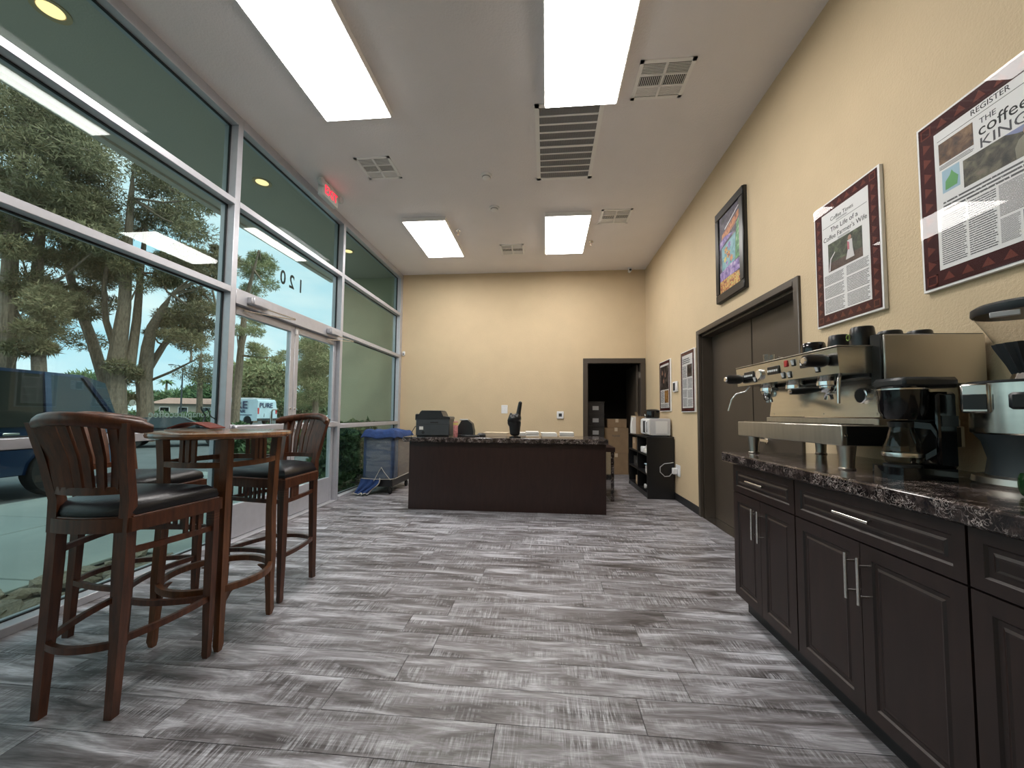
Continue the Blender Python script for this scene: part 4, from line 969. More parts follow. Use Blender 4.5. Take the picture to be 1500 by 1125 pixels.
MB().lathe([(.0305, .15), (.0305, .18)], n=24).build('top_band', 'yellow_print', o); MB().lathe([(.024, .197), (.002, .196)], n=20).build('lid', 'nickel', o)
o = thing('tape_dispenser', 'dark rounded desk phone base behind the pink can', 'phone', (-1.07, 5.10, DT)); 
MB().prism([(-.10, 0), (.11, 0), (.115, .06), (.09, .17), (.03, .215), (-.05, .205), (-.10, .12)], -.07, .07, 'y').build('base', 'charcoal_plastic', o); MB().box(-.08, .02, -.05, .05, .205, .225, b=.008).build('handset', 'grey_plastic', o)
o.name = 'desk_phone'
o = thing('computer_mouse', 'black computer mouse on the desk beside papers', 'mouse', (-.845, 5.02, DT)); MB().loft([[(-.055 * k, -.03 * k2, zz), (0, -.038 * k2, zz), (.055 * k, -.03 * k2, zz), (.060 * k, 0, zz), (.055 * k, .03 * k2, zz), (0, .038 * k2, zz), (-.055 * k, .03 * k2, zz), (-.060 * k, 0, zz)] for k, k2, zz in ((1, 1, 0), (1.02, 1.02, .015), (.85, .85, .035), (.4, .5, .045))]).build('shell', 'black_plastic', o)
MB().lathe([(.008, -.004), (.008, .004)], (-.03, 0, .042), 12, 'y').build('wheel', 'grey_plastic', o)
o = thing('keyboard', 'black keyboard lying in front of desk phone', 'keyboard', (-1.00, 4.94, DT)); MB().box(-.14, .14, -.05, .05, 0, .018, b=.004).build('tray', 'black_plastic', o)
for i in range(10):
    for j in range(3): MB().box(-.132 + i * .0265, -.109 + i * .0265, -.042 + j * .029, -.017 + j * .029, .018, .024).build('key', 'charcoal_plastic', o)
tag(MB().prism([(-.86, 5.20), (-.52, 5.16), (-.50, 5.38), (-.84, 5.42)], DT, DT + .045).build('wooden_tray', 'paper_shade'), 'flat tan document folder at the back of desk worktop', 'folder')

# black pointing hand sculpture: wrist, closed fist with thumb, raised index finger
hs = thing('hand_sculpture', 'black hand sculpture with raised index finger on the desk', 'sculpture', (-.395, 4.93, DT))
bm = bmesh.new()
def blob(c, r, sc=(1, 1, 1), rot=0):
    mtx = Matrix.Translation(c) @ Matrix.Rotation(rot, 4, 'Y') @ Matrix.Diagonal((*sc, 1)); bmesh.ops.create_uvsphere(bm, u_segments=16, v_segments=10, radius=r, matrix=mtx)
for k in range(8): blob((-.004, 0, .052 + .019 * k), .066 + .0022 * k, (1, .62, .55))
blob((-.014, 0, .19), .088, (1, .62, .85)); blob((-.02, -.02, .235), .066, (1, .8, .8)); blob((.02, -.01, .245), .060)
for k, (x, zz) in enumerate(((-.050, .245), (-.022, .262), (.006, .268))): blob((x, -.03, zz), .026, (1, 1.3, 1.5))
for k in range(6): blob((-.074 + .004 * k, -.02, .215 + .016 * k), .026 - .0016 * k, (1, 1, 1.2))
for k in range(15): blob((.032 + .0022 * k, 0, .25 + .0135 * k), .034 - .0006 * k)
me = bpy.data.meshes.new('hand'); bm.to_mesh(me); bm.free(); me.materials.append(MT['black_plastic']); ho = bpy.data.objects.new('hand', me); COL.objects.link(ho); ho.parent = hs
rm = ho.modifiers.new('skin', 'REMESH'); rm.mode = 'VOXEL'; rm.voxel_size = .0055; rm.use_smooth_shade = True; sm = ho.modifiers.new('soft', 'SMOOTH'); sm.iterations = 6
MB().lathe([(.075, 0), (.075, .012), (.066, .016)], n=28).build('plinth', 'gloss_black', hs)

def paper_stack(x, y, wd, n, label, top='paper'):
    o = thing('paper_stack', label, 'papers', (x, y, DT), R(rnd.uniform(-6, 6)), group='paper stacks on the desk')
    zz = 0
    for i in range(n):
        h = rnd.uniform(.010, .018); dx, dy = rnd.uniform(-.008, .008), rnd.uniform(-.008, .008)
        MB().box(-wd / 2 + dx, wd / 2 + dx, -.11 + dy, .11 + dy, zz, zz + h, b=.001).build('sheaf', top if i % 3 else 'paper_shade' if i == 0 else 'paper', o); zz += h
paper_stack(-.335, 5.17, .12, 4, 'small white paper stack half hidden behind the black hand sculpture')
paper_stack(-.175, 5.05, .165, 5, 'white and tan paper stack, first beside the hand sculpture')
paper_stack(.035, 5.05, .19, 4, 'white paper stack in the middle of the row on desk')
paper_stack(.265, 5.05, .175, 5, 'cream paper stack at the end of row near doorway')

# ------------------------------------------------------------------ wrapped cart by the window
ct = thing('wrapped_cart', 'stacked load on a black cart wrapped in stretch film beside window', 'cart', (-2.48, 5.90, 0))
bx('cart_deck', 'black_plastic', ct, -2.70, -2.26, 5.56, 6.28, .11, .22, b=.006)
bx('load_block', 'teal_plastic_load', ct, -2.715, -2.245, 5.545, 5.74, .22, .905, b=.02); bx('load_crate', 'wood_load', ct, -2.715, -2.245, 5.745, 6.31, .22, .905, b=.01)
for x in (-2.66, -2.30):
    for y in (5.59, 6.24):
        MB().lathe([(.045, -.014), (.05, -.010), (.05, .010), (.045, .014)], (x, y, .05), 20, 'x').build('caster', 'tyre', ct, True)
        MB().bar((x, y, .06), (x, y, .16), .02).build('caster_fork', 'black_plastic', ct, True)
flm = MB(); n = 40; rings = []
for j in range(9):
    zz = .24 + .62 * j / 8; ring = []
    for i in range(n):
        a = 2 * math.pi * i / n; ca_, sa_ = math.cos(a), math.sin(a); e = 6
        k = (abs(ca_) ** e + abs(sa_) ** e) ** (-1 / e); wob = 1 + .012 * math.sin(i * 2.9 + j * 1.7)
        ring.append((-2.475 + .245 * ca_ * k * wob, 5.93 + .405 * sa_ * k * wob, zz))
    rings.append(ring)
fo = flm.loft(rings, cap=False).build('stretch_film', 'stretch_film', ct, True)
MB().tube([(-2.71, 5.515, .235), (-2.5, 5.51, .225), (-2.26, 5.515, .23), (-2.215, 5.55, .235), (-2.21, 5.95, .24), (-2.215, 6.3, .24)], .006, 6).build('film_hem', 'rope', fo, True)
MB().tube([(-2.52, 5.505, .20), (-2.44, 5.505, .35), (-2.41, 5.505, .40), (-2.36, 5.50, .33), (-2.27, 5.51, .22)], .005, 6).build('loose_strap', 'rope', ct, True)
# moving blanket: rumpled top, valance and a tail down to the floor
bl = thing('moving_blanket', 'dark blue moving blanket draped over the wrapped cart', 'blanket', (-2.48, 5.90, .905))
g_ = MB(); nx, ny = 18, 22; vv = []
for j in range(ny):
    for i in range(nx):
        u, v = i / (nx - 1), j / (ny - 1); x = -2.735 + .51 * u; y = 5.515 + .81 * v; ed = min(u, 1 - u, v, 1 - v)
        zz = .925 + .012 * math.sin(u * 9 + v * 4) + .01 * math.sin(v * 13) - (.0 if ed > .02 else (.105 if ed == 0 else 0))
        if ed == 0: x += (-.012 if u == 0 else .012 if u == 1 else 0); y += (-.014 if v == 0 else .012 if v == 1 else 0)
        vv.append((x, y, zz))
g_.add(vv, [(j * nx + i, j * nx + i + 1, (j + 1) * nx + i + 1, (j + 1) * nx + i) for j in range(ny - 1) for i in range(nx - 1)])
bo = g_.build('cloth', 'blue_fabric', bl, True); so_ = bo.modifiers.new('thick', 'SOLIDIFY'); so_.thickness = .012; sb = bo.modifiers.new('soft', 'SUBSURF'); sb.levels = 1; sb.render_levels = 1
tl = thing('floor_blanket', 'dark blue blanket tail slumped on the floor at the cart foot', 'blanket', (-2.62, 5.45, 0))
rings = []
for j in range(12):
    t_ = j / 11; zz = .225 * (1 - t_) ** 1.5 + .012; yc = 5.53 - .13 * t_ ** 1.1; xl, xr = -2.73 - .05 * t_, -2.44 - .12 * t_ + .03 * math.sin(t_ * 6)
    rings.append([(xl + (xr - xl) * i / 15, yc + .022 * math.sin(i * 1.1 + j * .5) * (.4 + t_), zz + .022 * abs(math.sin(i * .8 + j * .4)) * t_ ** .5) for i in range(16)])
vv = [p for r in rings for p in r]
to = MB().add(vv, [(j * 16 + i, j * 16 + i + 1, (j + 1) * 16 + i + 1, (j + 1) * 16 + i) for j in range(11) for i in range(15)]).build('cloth', 'blue_fabric', tl, True)
so_ = to.modifiers.new('thick', 'SOLIDIFY'); so_.thickness = .010; so_.offset = 1; sb = to.modifiers.new('soft', 'SUBSURF'); sb.levels = 1; sb.render_levels = 1
MB().tube([Vector(p) + Vector((0, -.004, .004)) for p in rings[-1]] + [Vector(r[-1]) + Vector((.004, 0, .004)) for r in rings[::-1]], .007, 6).build('edging', 'rope', tl, True)

# ------------------------------------------------------------------ black shelf unit with microwave
SH = .868
sf = thing('shelf_unit', 'low black open shelf unit standing along the poster wall', 'shelf', (1.64, 6.36, 0))
X0, X1, Y0, Y1 = 1.455, XR - .015, 5.745, 6.98
bx('end_panel', 'black_plastic', sf, X0, X1, Y0, Y0 + .022, 0, SH); bx('end_panel', 'black_plastic', sf, X0, X1, Y1 - .022, Y1, 0, SH)
bx('top', 'black_plastic', sf, X0 - .003, X1, Y0 - .003, Y1, SH - .0, SH + .022); bx('back', 'black_plastic', sf, X1 - .01, X1, Y0 + .022, Y1 - .022, .02, SH)
bx('plinth', 'black_plastic', sf, X0 + .01, X1 - .01, Y0 + .022, Y1 - .022, 0, .06)
for zz in (.06, .335, .61): bx('shelf', 'black_plastic', sf, X0, X1 - .01, Y0 + .022, Y1 - .022, zz, zz + .02)
bx('divider', 'black_plastic', sf, X0 + .005, X1 - .01, 6.35, 6.37, .08, SH)
TS = SH + .0225
def item(name, label, cat, m, x0, x1, y0, y1, z0, z1, b=.004, group=None):
    o = thing(name, label, cat, ((x0 + x1) / 2, (y0 + y1) / 2, z0), group=group); bx('body', m, o, x0, x1, y0, y1, z0, z1, b=b); return o
S1, S2, S3 = .08, .355, .63
o = item('paper_towels', 'white folded paper towels on the top shelf of black unit', 'paper towels', 'paper', 1.47, 1.70, 5.84, 6.00, S3, S3 + .07, .01); bx('stack', 'paper', o, 1.50, 1.72, 5.86, 5.99, S3 + .07, S3 + .13, b=.012); bx('stack', 'white_plastic', o, 1.47, 1.62, 6.05, 6.2, S3, S3 + .09, b=.012)
o = item('small_carton', 'small brown carton at the far end of top shelf', 'box', 'cardboard', 1.48, 1.72, 6.55, 6.80, S3, S3 + .20); bx('tape', 'paper_shade', o, 1.478, 1.722, 6.66, 6.69, S3 + .1, S3 + .202)
o = item('plastic_tub', 'grey translucent tub on the middle shelf of black unit', 'tub', 'appliance_grey', 1.50, 1.70, 5.88, 6.05, S2, S2 + .10, .02); bx('lid', 'pale_blue_print', o, 1.49, 1.71, 5.87, 6.06, S2 + .10, S2 + .12, b=.006)
o = item('paper_ream', 'white ream of paper on the middle shelf edge', 'paper', 'paper', 1.46, 1.68, 5.775, 5.86, S2, S2 + .06); bx('wrapper', 'white_plastic', o, 1.459, 1.60, 5.774, 5.861, S2 + .02, S2 + .061)
o = item('file_box', 'dark file box on the middle shelf far side', 'box', 'dark_box', 1.50, 1.75, 6.45, 6.80, S2, S2 + .16); bx('label', 'ink_grey', o, 1.498, 1.5, 6.55, 6.65, S2 + .05, S2 + .10)
o = item('small_carton', 'small brown carton on the bottom shelf of black unit', 'box', 'cardboard', 1.475, 1.66, 6.42, 6.55, S1, S1 + .14); bx('tape', 'paper_shade', o, 1.473, 1.662, 6.47, 6.50, S1 + .05, S1 + .142)
o = thing('glass_jug', 'clear plastic jug lying on the bottom shelf', 'jug', (1.60, 5.90, S1 + .075)); MB().lathe([(.03, -.13), (.035, -.115), (.07, -.07), (.075, 0), (.075, .1), (.06, .11)], n=24, axis='x').build('body', 'smoke_glass', o); MB().lathe([(.034, -.145), (.034, -.125)], n=18, axis='x').build('cap', 'white_plastic', o)
# microwave
mw = thing('microwave', 'white microwave oven on top of the black shelf unit', 'microwave', (1.66, 6.09, TS))
MB().box(-.125, .165, -.235, .235, .012, .262, b=.006).build('cabinet', 'appliance_grey', mw); MB().box(-.05, .12, -.238, -.234, .04, .22, b=.004).build('side_recess', 'white_plastic', mw)
for x in (-.10, .14):
    for y in (-.2, .2): MB().lathe([(.014, 0), (.014, .013)], (x, y, 0), 10).build('foot', 'black_plastic', mw)
dr = MB().loft([[(-.127, y, .015), (-.127, y, .258), (-.150 - c, y, .240), (-.155 - c, y, .137), (-.150 - c, y, .03)] for y, c in ((-.235, 0), (-.12, .012), (.0, .018), (.12, .012), (.235, 0))]).build('door', 'white_plastic', mw)
MB().box(-.182, -.150, -.17, -.02, .05, .225, b=.006).build('window', 'ink', dr)
MB().tube([(-.16, -.205, .04), (-.185, -.205, .06), (-.185, -.205, .21), (-.16, -.205, .235)], .008, 8).build('handle', 'white_plastic', dr)
rc = thing('rice_cooker', 'round black pot on top of the white microwave', 'pot', (1.63, 6.10, TS + .263))
MB().lathe([(.095, 0), (.105, .01), (.112, .09), (.105, .115)], n=30).build('body', 'gloss_black', rc); MB().lathe([(.107, .112), (.108, .122), (.07, .138), (.002, .142)], n=30).build('lid', 'black_plastic', rc); MB().box(-.118, -.105, -.025, .025, .01, .06, b=.003).build('control', 'nickel', rc)
o = thing('upright_carton', 'tall open brown carton on the shelf unit behind the microwave', 'box', (1.62, 6.53, TS)); bx('body', 'cardboard', o, 1.50, 1.75, 6.44, 6.62, TS, TS + .29, b=.003); MB().add([(1.50, 6.44, TS + .29), (1.50, 6.62, TS + .29), (1.475, 6.62, TS + .36), (1.475, 6.44, TS + .36)], [(0, 1, 2, 3)]).build('flap', 'cardboard', o, True)
o = thing('paper_bag', 'crumpled white paper bag at the far end of shelf top', 'bag', (1.52, 6.80, TS)); MB().loft([[(-.06 * k + d, -.07, zz), (.06 * k + d, -.06, zz), (.06 * k, .07, zz), (-.06 * k, .06, zz)] for k, d, zz in ((1, 0, 0), (1.05, .01, .10), (.9, -.005, .20), (.75, .012, .28))]).build('body', 'paper', o); MB().box(-.05, .05, -.05, .05, .28, .30).build('rim', 'paper_shade', o)

# ------------------------------------------------------------------ storage room contents
def carton(x0, x1, y0, y1, z0, z1, label, txt=None):
    o = thing('cardboard_box', label, 'box', ((x0 + x1) / 2, (y0 + y1) / 2, z0), group='cartons in the storage room')
    bx('body', 'cardboard', o, x0, x1, y0, y1, z0, z1, b=.004)
    bx('tape', 'paper_shade', o, (x0 + x1) / 2 - .03, (x0 + x1) / 2 + .03, y0 - .0012, y1, z1 - .07, z1 + .0012)
    if txt: text('print', txt, .05, Vector(((x0 + x1) / 2, y0 - .0015, z1 - .18)) - o.location, (1, 0, 0), (0, 0, 1), 'ink_grey', o, 'CENTER')
carton(1.18, 1.66, 8.0, 8.42, 0, .42, 'lower brown carton on the storage room floor'); carton(1.17, 1.665, 8.0, 8.42, .422, .94, 'big printed brown carton stacked in the storage room', 'PLEASE')
carton(1.25, 1.64, 8.05, 8.40, .942, 1.12, 'flat brown carton topping the storage room stack'); carton(.80, 1.15, 8.30, 8.65, 0, .50, 'brown carton on storage floor behind the desk return')
zz = 0
for i in range(6):
    h = .245; o = thing('archive_box', ('dark archive box with pale label, number %s from the floor of its stack' % ('one', 'two', 'three', 'four', 'five', 'six')[i]), 'box', (.98, 8.0, zz), group='dark archive boxes')
    bx('body', 'dark_box', o, .80, 1.16, 7.85, 8.22, zz, zz + h - .03, b=.004); bx('lid', 'dark_box', o, .79, 1.17, 7.84, 8.23, zz + h - .03, zz + h - .002, b=.004); bx('label', 'grey_plastic', o, .93, 1.05, 7.845, 7.851, zz + .07, zz + .15); zz += h

# ------------------------------------------------------------------ vehicles outside
def wheel(parent, x, y, r, wd):
    t_ = MB().lathe([(r * .62, -wd / 2), (r * .94, -wd / 2), (r, -wd * .3), (r, wd * .3), (r * .94, wd / 2), (r * .62, wd / 2)], (x, y, r), 28, 'y').build('tyre', 'tyre', parent)
    h = MB().lathe([(r * .63, -wd * .42), (r * .2, -wd * .47), (.01, -wd * .47)], (x, y, r), 20, 'y'); h.lathe([(.01, wd * .47), (r * .2, wd * .47), (r * .63, wd * .42)], (x, y, r), 20, 'y'); h.build('rim', 'nickel', t_)
def car(name, label, loc, rz, paint, prof, belt, cab, W, wheels, r, cat='car'):
    """prof: side outline of the lower body (x, z); cab: roof outline above belt; front is +x"""
    o = thing(name, label, cat, loc, rz)
    MB().loft([[(x, -W / 2 * (.97 if z < belt else .93), z) for x, z in prof], [(x, -W / 2, z) for x, z in prof], [(x, W / 2, z) for x, z in prof], [(x, W / 2 * .97, z) for x, z in prof]]).build('body', paint, o)
    k = W / 2; n = len(cab)
    lo_, hi_ = min(z for x, z in cab), max(z for x, z in cab)
    sidew = lambda z: k * (.95 - .17 * (z - lo_) / (hi_ - lo_))
    gh = MB().loft([[(x, -sidew(z), z) for x, z in cab], [(x, sidew(z), z) for x, z in cab]]).build('greenhouse', 'car_glass', o)
    # roof skin and pillars
    roof = [(x, z) for x, z in cab if z > hi_ - .12]
    xs_ = [x for x, z in roof]
    MB().loft([[(x, -sidew(z) - .01, z - .035), (x, sidew(z) + .01, z - .035), (x, sidew(z) + .005, z + .012), (x, -sidew(z) - .005, z + .012)] for x, z in sorted(roof)]).build('roof', paint, o)
    lowp = sorted([(x, z) for x, z in cab if z <= lo_ + .05]); a0, a1 = lowp[0], lowp[-1]; r0, r1 = sorted(roof)[0], sorted(roof)[-1]
    for s in (-1, 1):
        for A, B in ((a0, r0), (a1, r1), (((a0[0] + a1[0]) / 2, a0[1]), ((r0[0] + r1[0]) / 2, hi_)), ((a0[0] + .28 * (a1[0] - a0[0]), a0[1]), (r0[0] + .22 * (r1[0] - r0[0]), hi_))):
            MB().bar((A[0], s * (sidew(A[1]) + .004), A[1]), (B[0], s * (sidew(B[1]) + .004), B[1] - .02), .075, .05).build('pillar', paint, o)
        MB().box(a1[0] * .62, a1[0] * .62 + .16, s * (k + .02), s * (k + .17), belt + .02, belt + .16, b=.03).build('wing_mirror', paint, o)
        for dx in (.0, -1.0): MB().box(a1[0] - 1.25 + dx, a1[0] - 1.07 + dx, s * (k - .01), s * (k + .02), belt - .12, belt - .08, b=.008).build('door_handle', 'nickel', o)
    fx, rx = max(x for x, z in prof), min(x for x, z in prof)
    for s in (-1, 1):
        MB().box(fx - .14, fx - .02, s * k * .6, s * k * .95, belt - .33, belt - .17, b=.02).build('headlight', 'appliance_grey', o)
        MB().box(rx - .012, rx + .10, s * k * .78, s * k * .97, belt - .30, belt + .02, b=.02).build('tail_light', 'lamp_red', o)
    MB().box(fx - .06, fx + .03, -k * .92, k * .92, .34, .55, b=.03).build('bumper', 'charcoal_plastic', o); MB().box(rx - .04, rx + .06, -k * .92, k * .92, .36, .58, b=.03).build('bumper', 'charcoal_plastic', o)
    for x in wheels:
        for s in (-1, 1): wheel(o, x, s * (k - .12), r, .24)
    return o
arch = lambda c, r: [(c + r * math.cos(a), .38 + r * math.sin(a)) for a in np.linspace(0, math.pi, 9)]
suvp = [(-2.45, .45), (-2.48, .95), (-2.40, 1.10), (.85, 1.10), (1.3, 1.08), (2.2, 1.0), (2.42, .85), (2.45, .42)] + arch(1.55, .45) + arch(-1.55, .45)
suvc = [(-2.38, 1.08), (-2.22, 1.85), (-1.9, 1.95), (.0, 1.98), (.35, 1.93), (1.25, 1.08)]
car('sport_utility_vehicle', 'dark blue sport utility vehicle parked across the sidewalk', (-8.75, 4.05, ROAD), R(-90), 'car_blue', suvp, 1.10, suvc, 1.95, (1.55, -1.55), .40)
sedp = [(-2.2, .40), (-2.25, .80), (-2.1, .92), (1.0, .92), (1.9, .82), (2.2, .68), (2.25, .38)] + [(1.42 + .38 * math.cos(a), .34 + .38 * math.sin(a)) for a in np.linspace(0, math.pi, 9)] + [(-1.36 + .38 * math.cos(a), .34 + .38 * math.sin(a)) for a in np.linspace(0, math.pi, 9)]
sedc = [(-1.85, .90), (-1.15, 1.36), (-.6, 1.43), (.1, 1.42), (.35, 1.36), (1.15, .90)]
car('sedan', 'dark sedan parked at the far side of the lot below lettering', (-14.4, 13.9, ROAD), R(40), 'car_dark', sedp, .92, sedc, 1.80, (1.42, -1.36), .34).scale = (.86, .9, .80)
# white service van
vn = thing('service_van', 'pale blue service van with large dark lettering seen through glass door', 'van', (at(392, 600, 36).x - 3.23, 36.45, ROAD), R(172)); vn.scale = (1.2, 1.2, 1.2)
VW = 1.95
vprof = [(-2.7, .42), (-2.72, 1.0), (-2.66, 2.0), (-2.5, 2.16), (1.1, 2.18), (1.45, 2.05), (2.05, 1.25), (2.6, 1.10), (2.72, .8), (2.72, .40)] + arch(1.85, .43) + arch(-1.75, .43)
MB().loft([[(x, -VW / 2 * (.90 if zz > 1.9 else 1), zz) for x, zz in vprof], [(x, VW / 2 * (.90 if zz > 1.9 else 1), zz) for x, zz in vprof]]).build('body', 'van_paint', vn)
MB().loft([[(1.40, s * .80, 2.02), (1.99, s * .86, 1.30)] for s in (-1, 1)][0:1] + [[(1.40, .80, 2.02), (1.99, .86, 1.30)]], cap=False).build('windscreen', 'car_glass', vn)
for s in (-1, 1): MB().prism([(.55, 1.25), (1.80, 1.25), (1.35, 1.95), (.55, 1.95)], s * (VW / 2 + .004), s * (VW / 2 - .02), 'y').build('side_window', 'car_glass', vn)
for s in (-1, 1): MB().box(-2.735, -2.68, s * .80, s * .94, .95, 1.45, b=.01).build('tail_light', 'lamp_red', vn); MB().box(-2.735, -2.70, s * .30, s * .33, .7, 1.0).build('door_pull', 'charcoal_plastic', vn)
MB().box(-2.80, -2.66, -.95, .95, .40, .60, b=.03).build('bumper', 'charcoal_plastic', vn)
rk = MB()
for x in (-2.0, -.6, .6): rk.bar((x, -.8, 2.24), (x, .8, 2.24), .05)
for s in (-1, 1): rk.bar((-2.2, s * .8, 2.26), (.8, s * .8, 2.26), .05)
rk.build('roof_rack', 'appliance_grey', vn)
for x in (1.85, -1.75):
    for s in (-1, 1): wheel(vn, x, s * (VW / 2 - .13), .36, .24)
text('lettering', 'PURE', .85, (.78, VW / 2 + .012, 1.40), (-1, 0, 0), (0, 0, 1), 'navy_ink', vn, depth=.004, xs=1.28, bold=.02); text('lettering', 'ROCK & AIR', .34, (.70, VW / 2 + .012, 1.06), (-1, 0, 0), (0, 0, 1), 'navy_ink', vn, depth=.004, xs=1.2, bold=.01)
text('lettering', 'PURE', .56, (-2.735, .80, 1.48), (0, -1, 0), (0, 0, 1), 'navy_ink', vn, depth=.004, bold=.01)
MB().box(-2.2, .9, VW / 2 - .01, VW / 2 + .003, .84, .90).build('stripe', 'navy_ink', vn)

# ------------------------------------------------------------------ trees and planting outside
rng = np.random.default_rng(5)
def foliage(clumps, per, size, name, m, parent, flat=.6, slim=.075):
    """needle sprays: small slim triangles scattered through each clump (centre, radius)"""
    c = np.repeat(np.array([k[:3] for k in clumps]), per, 0); r = np.repeat(np.array([k[3] for k in clumps]), per)
    n = len(c); d = rng.normal(size=(n, 3)); d /= np.linalg.norm(d, axis=1)[:, None]; rad = r * rng.uniform(.15, 1, n) ** .55
    p = c + d * rad[:, None] * np.array([1, 1, flat])
    a = rng.normal(size=(n, 3)) + d * .8 + np.array([0, 0, .35]); a /= np.linalg.norm(a, axis=1)[:, None]
    b = np.cross(a, rng.normal(size=(n, 3))); b /= np.linalg.norm(b, axis=1)[:, None]
    L_ = size * rng.uniform(.6, 1.4, n)[:, None]
    v = np.empty((n, 3, 3)); v[:, 0] = p - b * L_ * slim; v[:, 1] = p + b * L_ * slim; v[:, 2] = p + a * L_
    off = np.array(parent.location); v -= off
    me = bpy.data.meshes.new(name); me.vertices.add(n * 3); me.vertices.foreach_set('co', v.reshape(-1)); me.loops.add(n * 3); me.loops.foreach_set('vertex_index', np.arange(n * 3)); me.polygons.add(n); me.polygons.foreach_set('loop_start', np.arange(0, n * 3, 3)); me.update(); me.validate()
    me.materials.append(MT[m]); o = bpy.data.objects.new(name, me); COL.objects.link(o); o.parent = parent; o['kind'] = 'stuff'; return o
def tree(label, Y, trunks, crown, m, per=420, size=.30, group='pine trees outside', name='pine_tree', flat=.6):
    """trunks: [(px, py, radius m)...] along each stem; crown: (px, py, spread px, count, clump radius, depth spread)"""
    b0 = at(trunks[0][0][0], trunks[0][0][1], Y); o = thing(name, label, 'tree', (b0.x, Y, ROAD), group=group)
    ends = []
    for k, tr_ in enumerate(trunks):
        pts = [at(px, py, Y + (0 if i == 0 else .25 * i * (1 if k % 2 else -1))) for i, (px, py, r_) in enumerate(tr_)]; rr_ = [q[2] for q in tr_]
        if k == 0 or tr_[0][1] > 590: pts = [Vector((pts[0].x, pts[0].y, ROAD - .1))] + pts; rr_ = [rr_[0] * 1.25] + rr_
        tip = pts[-1] + (pts[-1] - pts[-2]) * .6; pts = pts + [tip]; rr_ = rr_ + [.015]
        MB().tube(pts, rr_, 9).build('trunk' if k == 0 else 'branch', 'bark', o, True); ends += pts[1:]
    cl = []
    for (px, py, sx, sy, cnt, cr, dy) in crown:
        for i in range(cnt):
            a = rng.uniform(0, 2 * math.pi); q = math.sqrt(rng.uniform(0, 1)); c = at(px + sx * q * math.cos(a), py + sy * q * math.sin(a), Y + rng.uniform(-dy, dy)); cl.append((*c, cr * rng.uniform(.6, 1.25)))
    br = MB()
    for c in cl[::2]:
        e = min(ends, key=lambda q: (q - Vector(c[:3])).length); md = e.lerp(Vector(c[:3]), .5) + Vector((0, 0, -.15)); br.tube([e, md, Vector(c[:3])], [.06, .04, .015], 5)
    br.build('twigs', 'bark', o, True)['kind'] = 'stuff'
    foliage(cl, int(per * 1.9), size * (.58 if name == 'pine_tree' else .8), 'needles', m, o, flat, .11 if name == 'pine_tree' else .2); return o
tree('tall dense dark pine overhanging the parked vehicle', 12.5, [[(8, 560, .24), (12, 430, .22), (20, 300, .18), (40, 180, .12)], [(58, 560, .20), (52, 430, .18), (60, 330, .13), (75, 240, .09)]],
     [(40, 215, 100, 85, 40, 1.0, 1.8), (50, 330, 120, 55, 30, .85, 1.5), (40, 440, 70, 45, 11, .6, 1.2), (150, 300, 50, 30, 7, .7, 1.2), (30, 505, 60, 22, 7, .5, 1)], 'pine_dark', 560, .30)
tree('brownish pine with a long leaning trunk behind the parked vehicle', 15.5, [[(152, 556, .22), (135, 500, .20), (112, 440, .17), (96, 380, .12), (92, 320, .08)]],
     [(105, 290, 70, 70, 16, .9, 1.5), (80, 470, 75, 40, 11, .7, 1.5), (110, 390, 55, 40, 8, .6, 1.5)], 'pine_brown', 420, .30)
tree('big many stemmed pine rising beside the window lettering', 14.5, [[(170, 600, .34), (170, 530, .30), (182, 450, .21), (186, 370, .16), (192, 290, .10)], [(190, 540, .18), (200, 470, .15), (206, 400, .11), (214, 330, .07)], [(168, 510, .13), (155, 470, .11), (152, 420, .08), (158, 380, .05)]],
     [(245, 300, 75, 55, 26, .75, 1.5), (215, 385, 70, 35, 16, .6, 1.4), (160, 400, 45, 50, 7, .5, 1.2), (185, 560, 18, 30, 6, .5, .6)], 'pine_dark', 420, .26)
tree('spreading pine with forked trunk between the big pine and door', 15.5, [[(213, 605, .30), (211, 560, .28), (216, 510, .22), (222, 480, .17), (240, 450, .12)], [(213, 548, .15), (240, 505, .12), (270, 475, .09), (300, 462, .05)], [(214, 560, .06), (250, 545, .05), (280, 530, .03)]],
     [(285, 470, 45, 38, 18, .6, 1.2), (280, 410, 45, 40, 14, .6, 1.2), (230, 470, 20, 20, 4, .4, .6), (300, 380, 35, 25, 8, .5, 1)], 'pine_brown', 420, .26)
tree('slender distant pine near the window mullion', 26, [[(292, 600, .20), (293, 560, .16), (294, 530, .10)]], [(293, 545, 24, 22, 9, .8, .8)], 'pine_dark', 200, .34)
tree('loose pine above the van in the transom and door glass', 19, [[(345, 600, .20), (352, 520, .16), (360, 440, .11), (372, 395, .07)]],
     [(376, 402, 24, 26, 13, .62, 1.0), (365, 470, 46, 24, 10, .5, 1.0), (385, 520, 34, 14, 5, .45, 1.0)], 'pine_light', 300, .26)
tree('olive bushy tree directly behind the service van', 46, [[(375, 600, .20), (378, 570, .16), (382, 545, .10)]], [(378, 556, 44, 26, 26, 2.0, 1.5)], 'pine_light', 420, .60, name='bushy_tree')
tree('tall rounded pine seen through the far door leaf', 27, [[(462, 605, .22), (463, 570, .18), (464, 520, .10)]], [(462, 525, 18, 28, 22, 1.0, 1.2), (455, 575, 24, 20, 14, 1.0, 1.2), (468, 545, 20, 25, 10, 1.0, 1.2)], 'pine_light', 420, .36)
tree('broad dark tree filling the background left of the flag', 34, [[(110, 602, .25), (112, 580, .2), (114, 560, .12)]], [(120, 575, 60, 18, 30, 1.5, 2.0)], 'bush_green', 360, .45, name='bushy_tree')
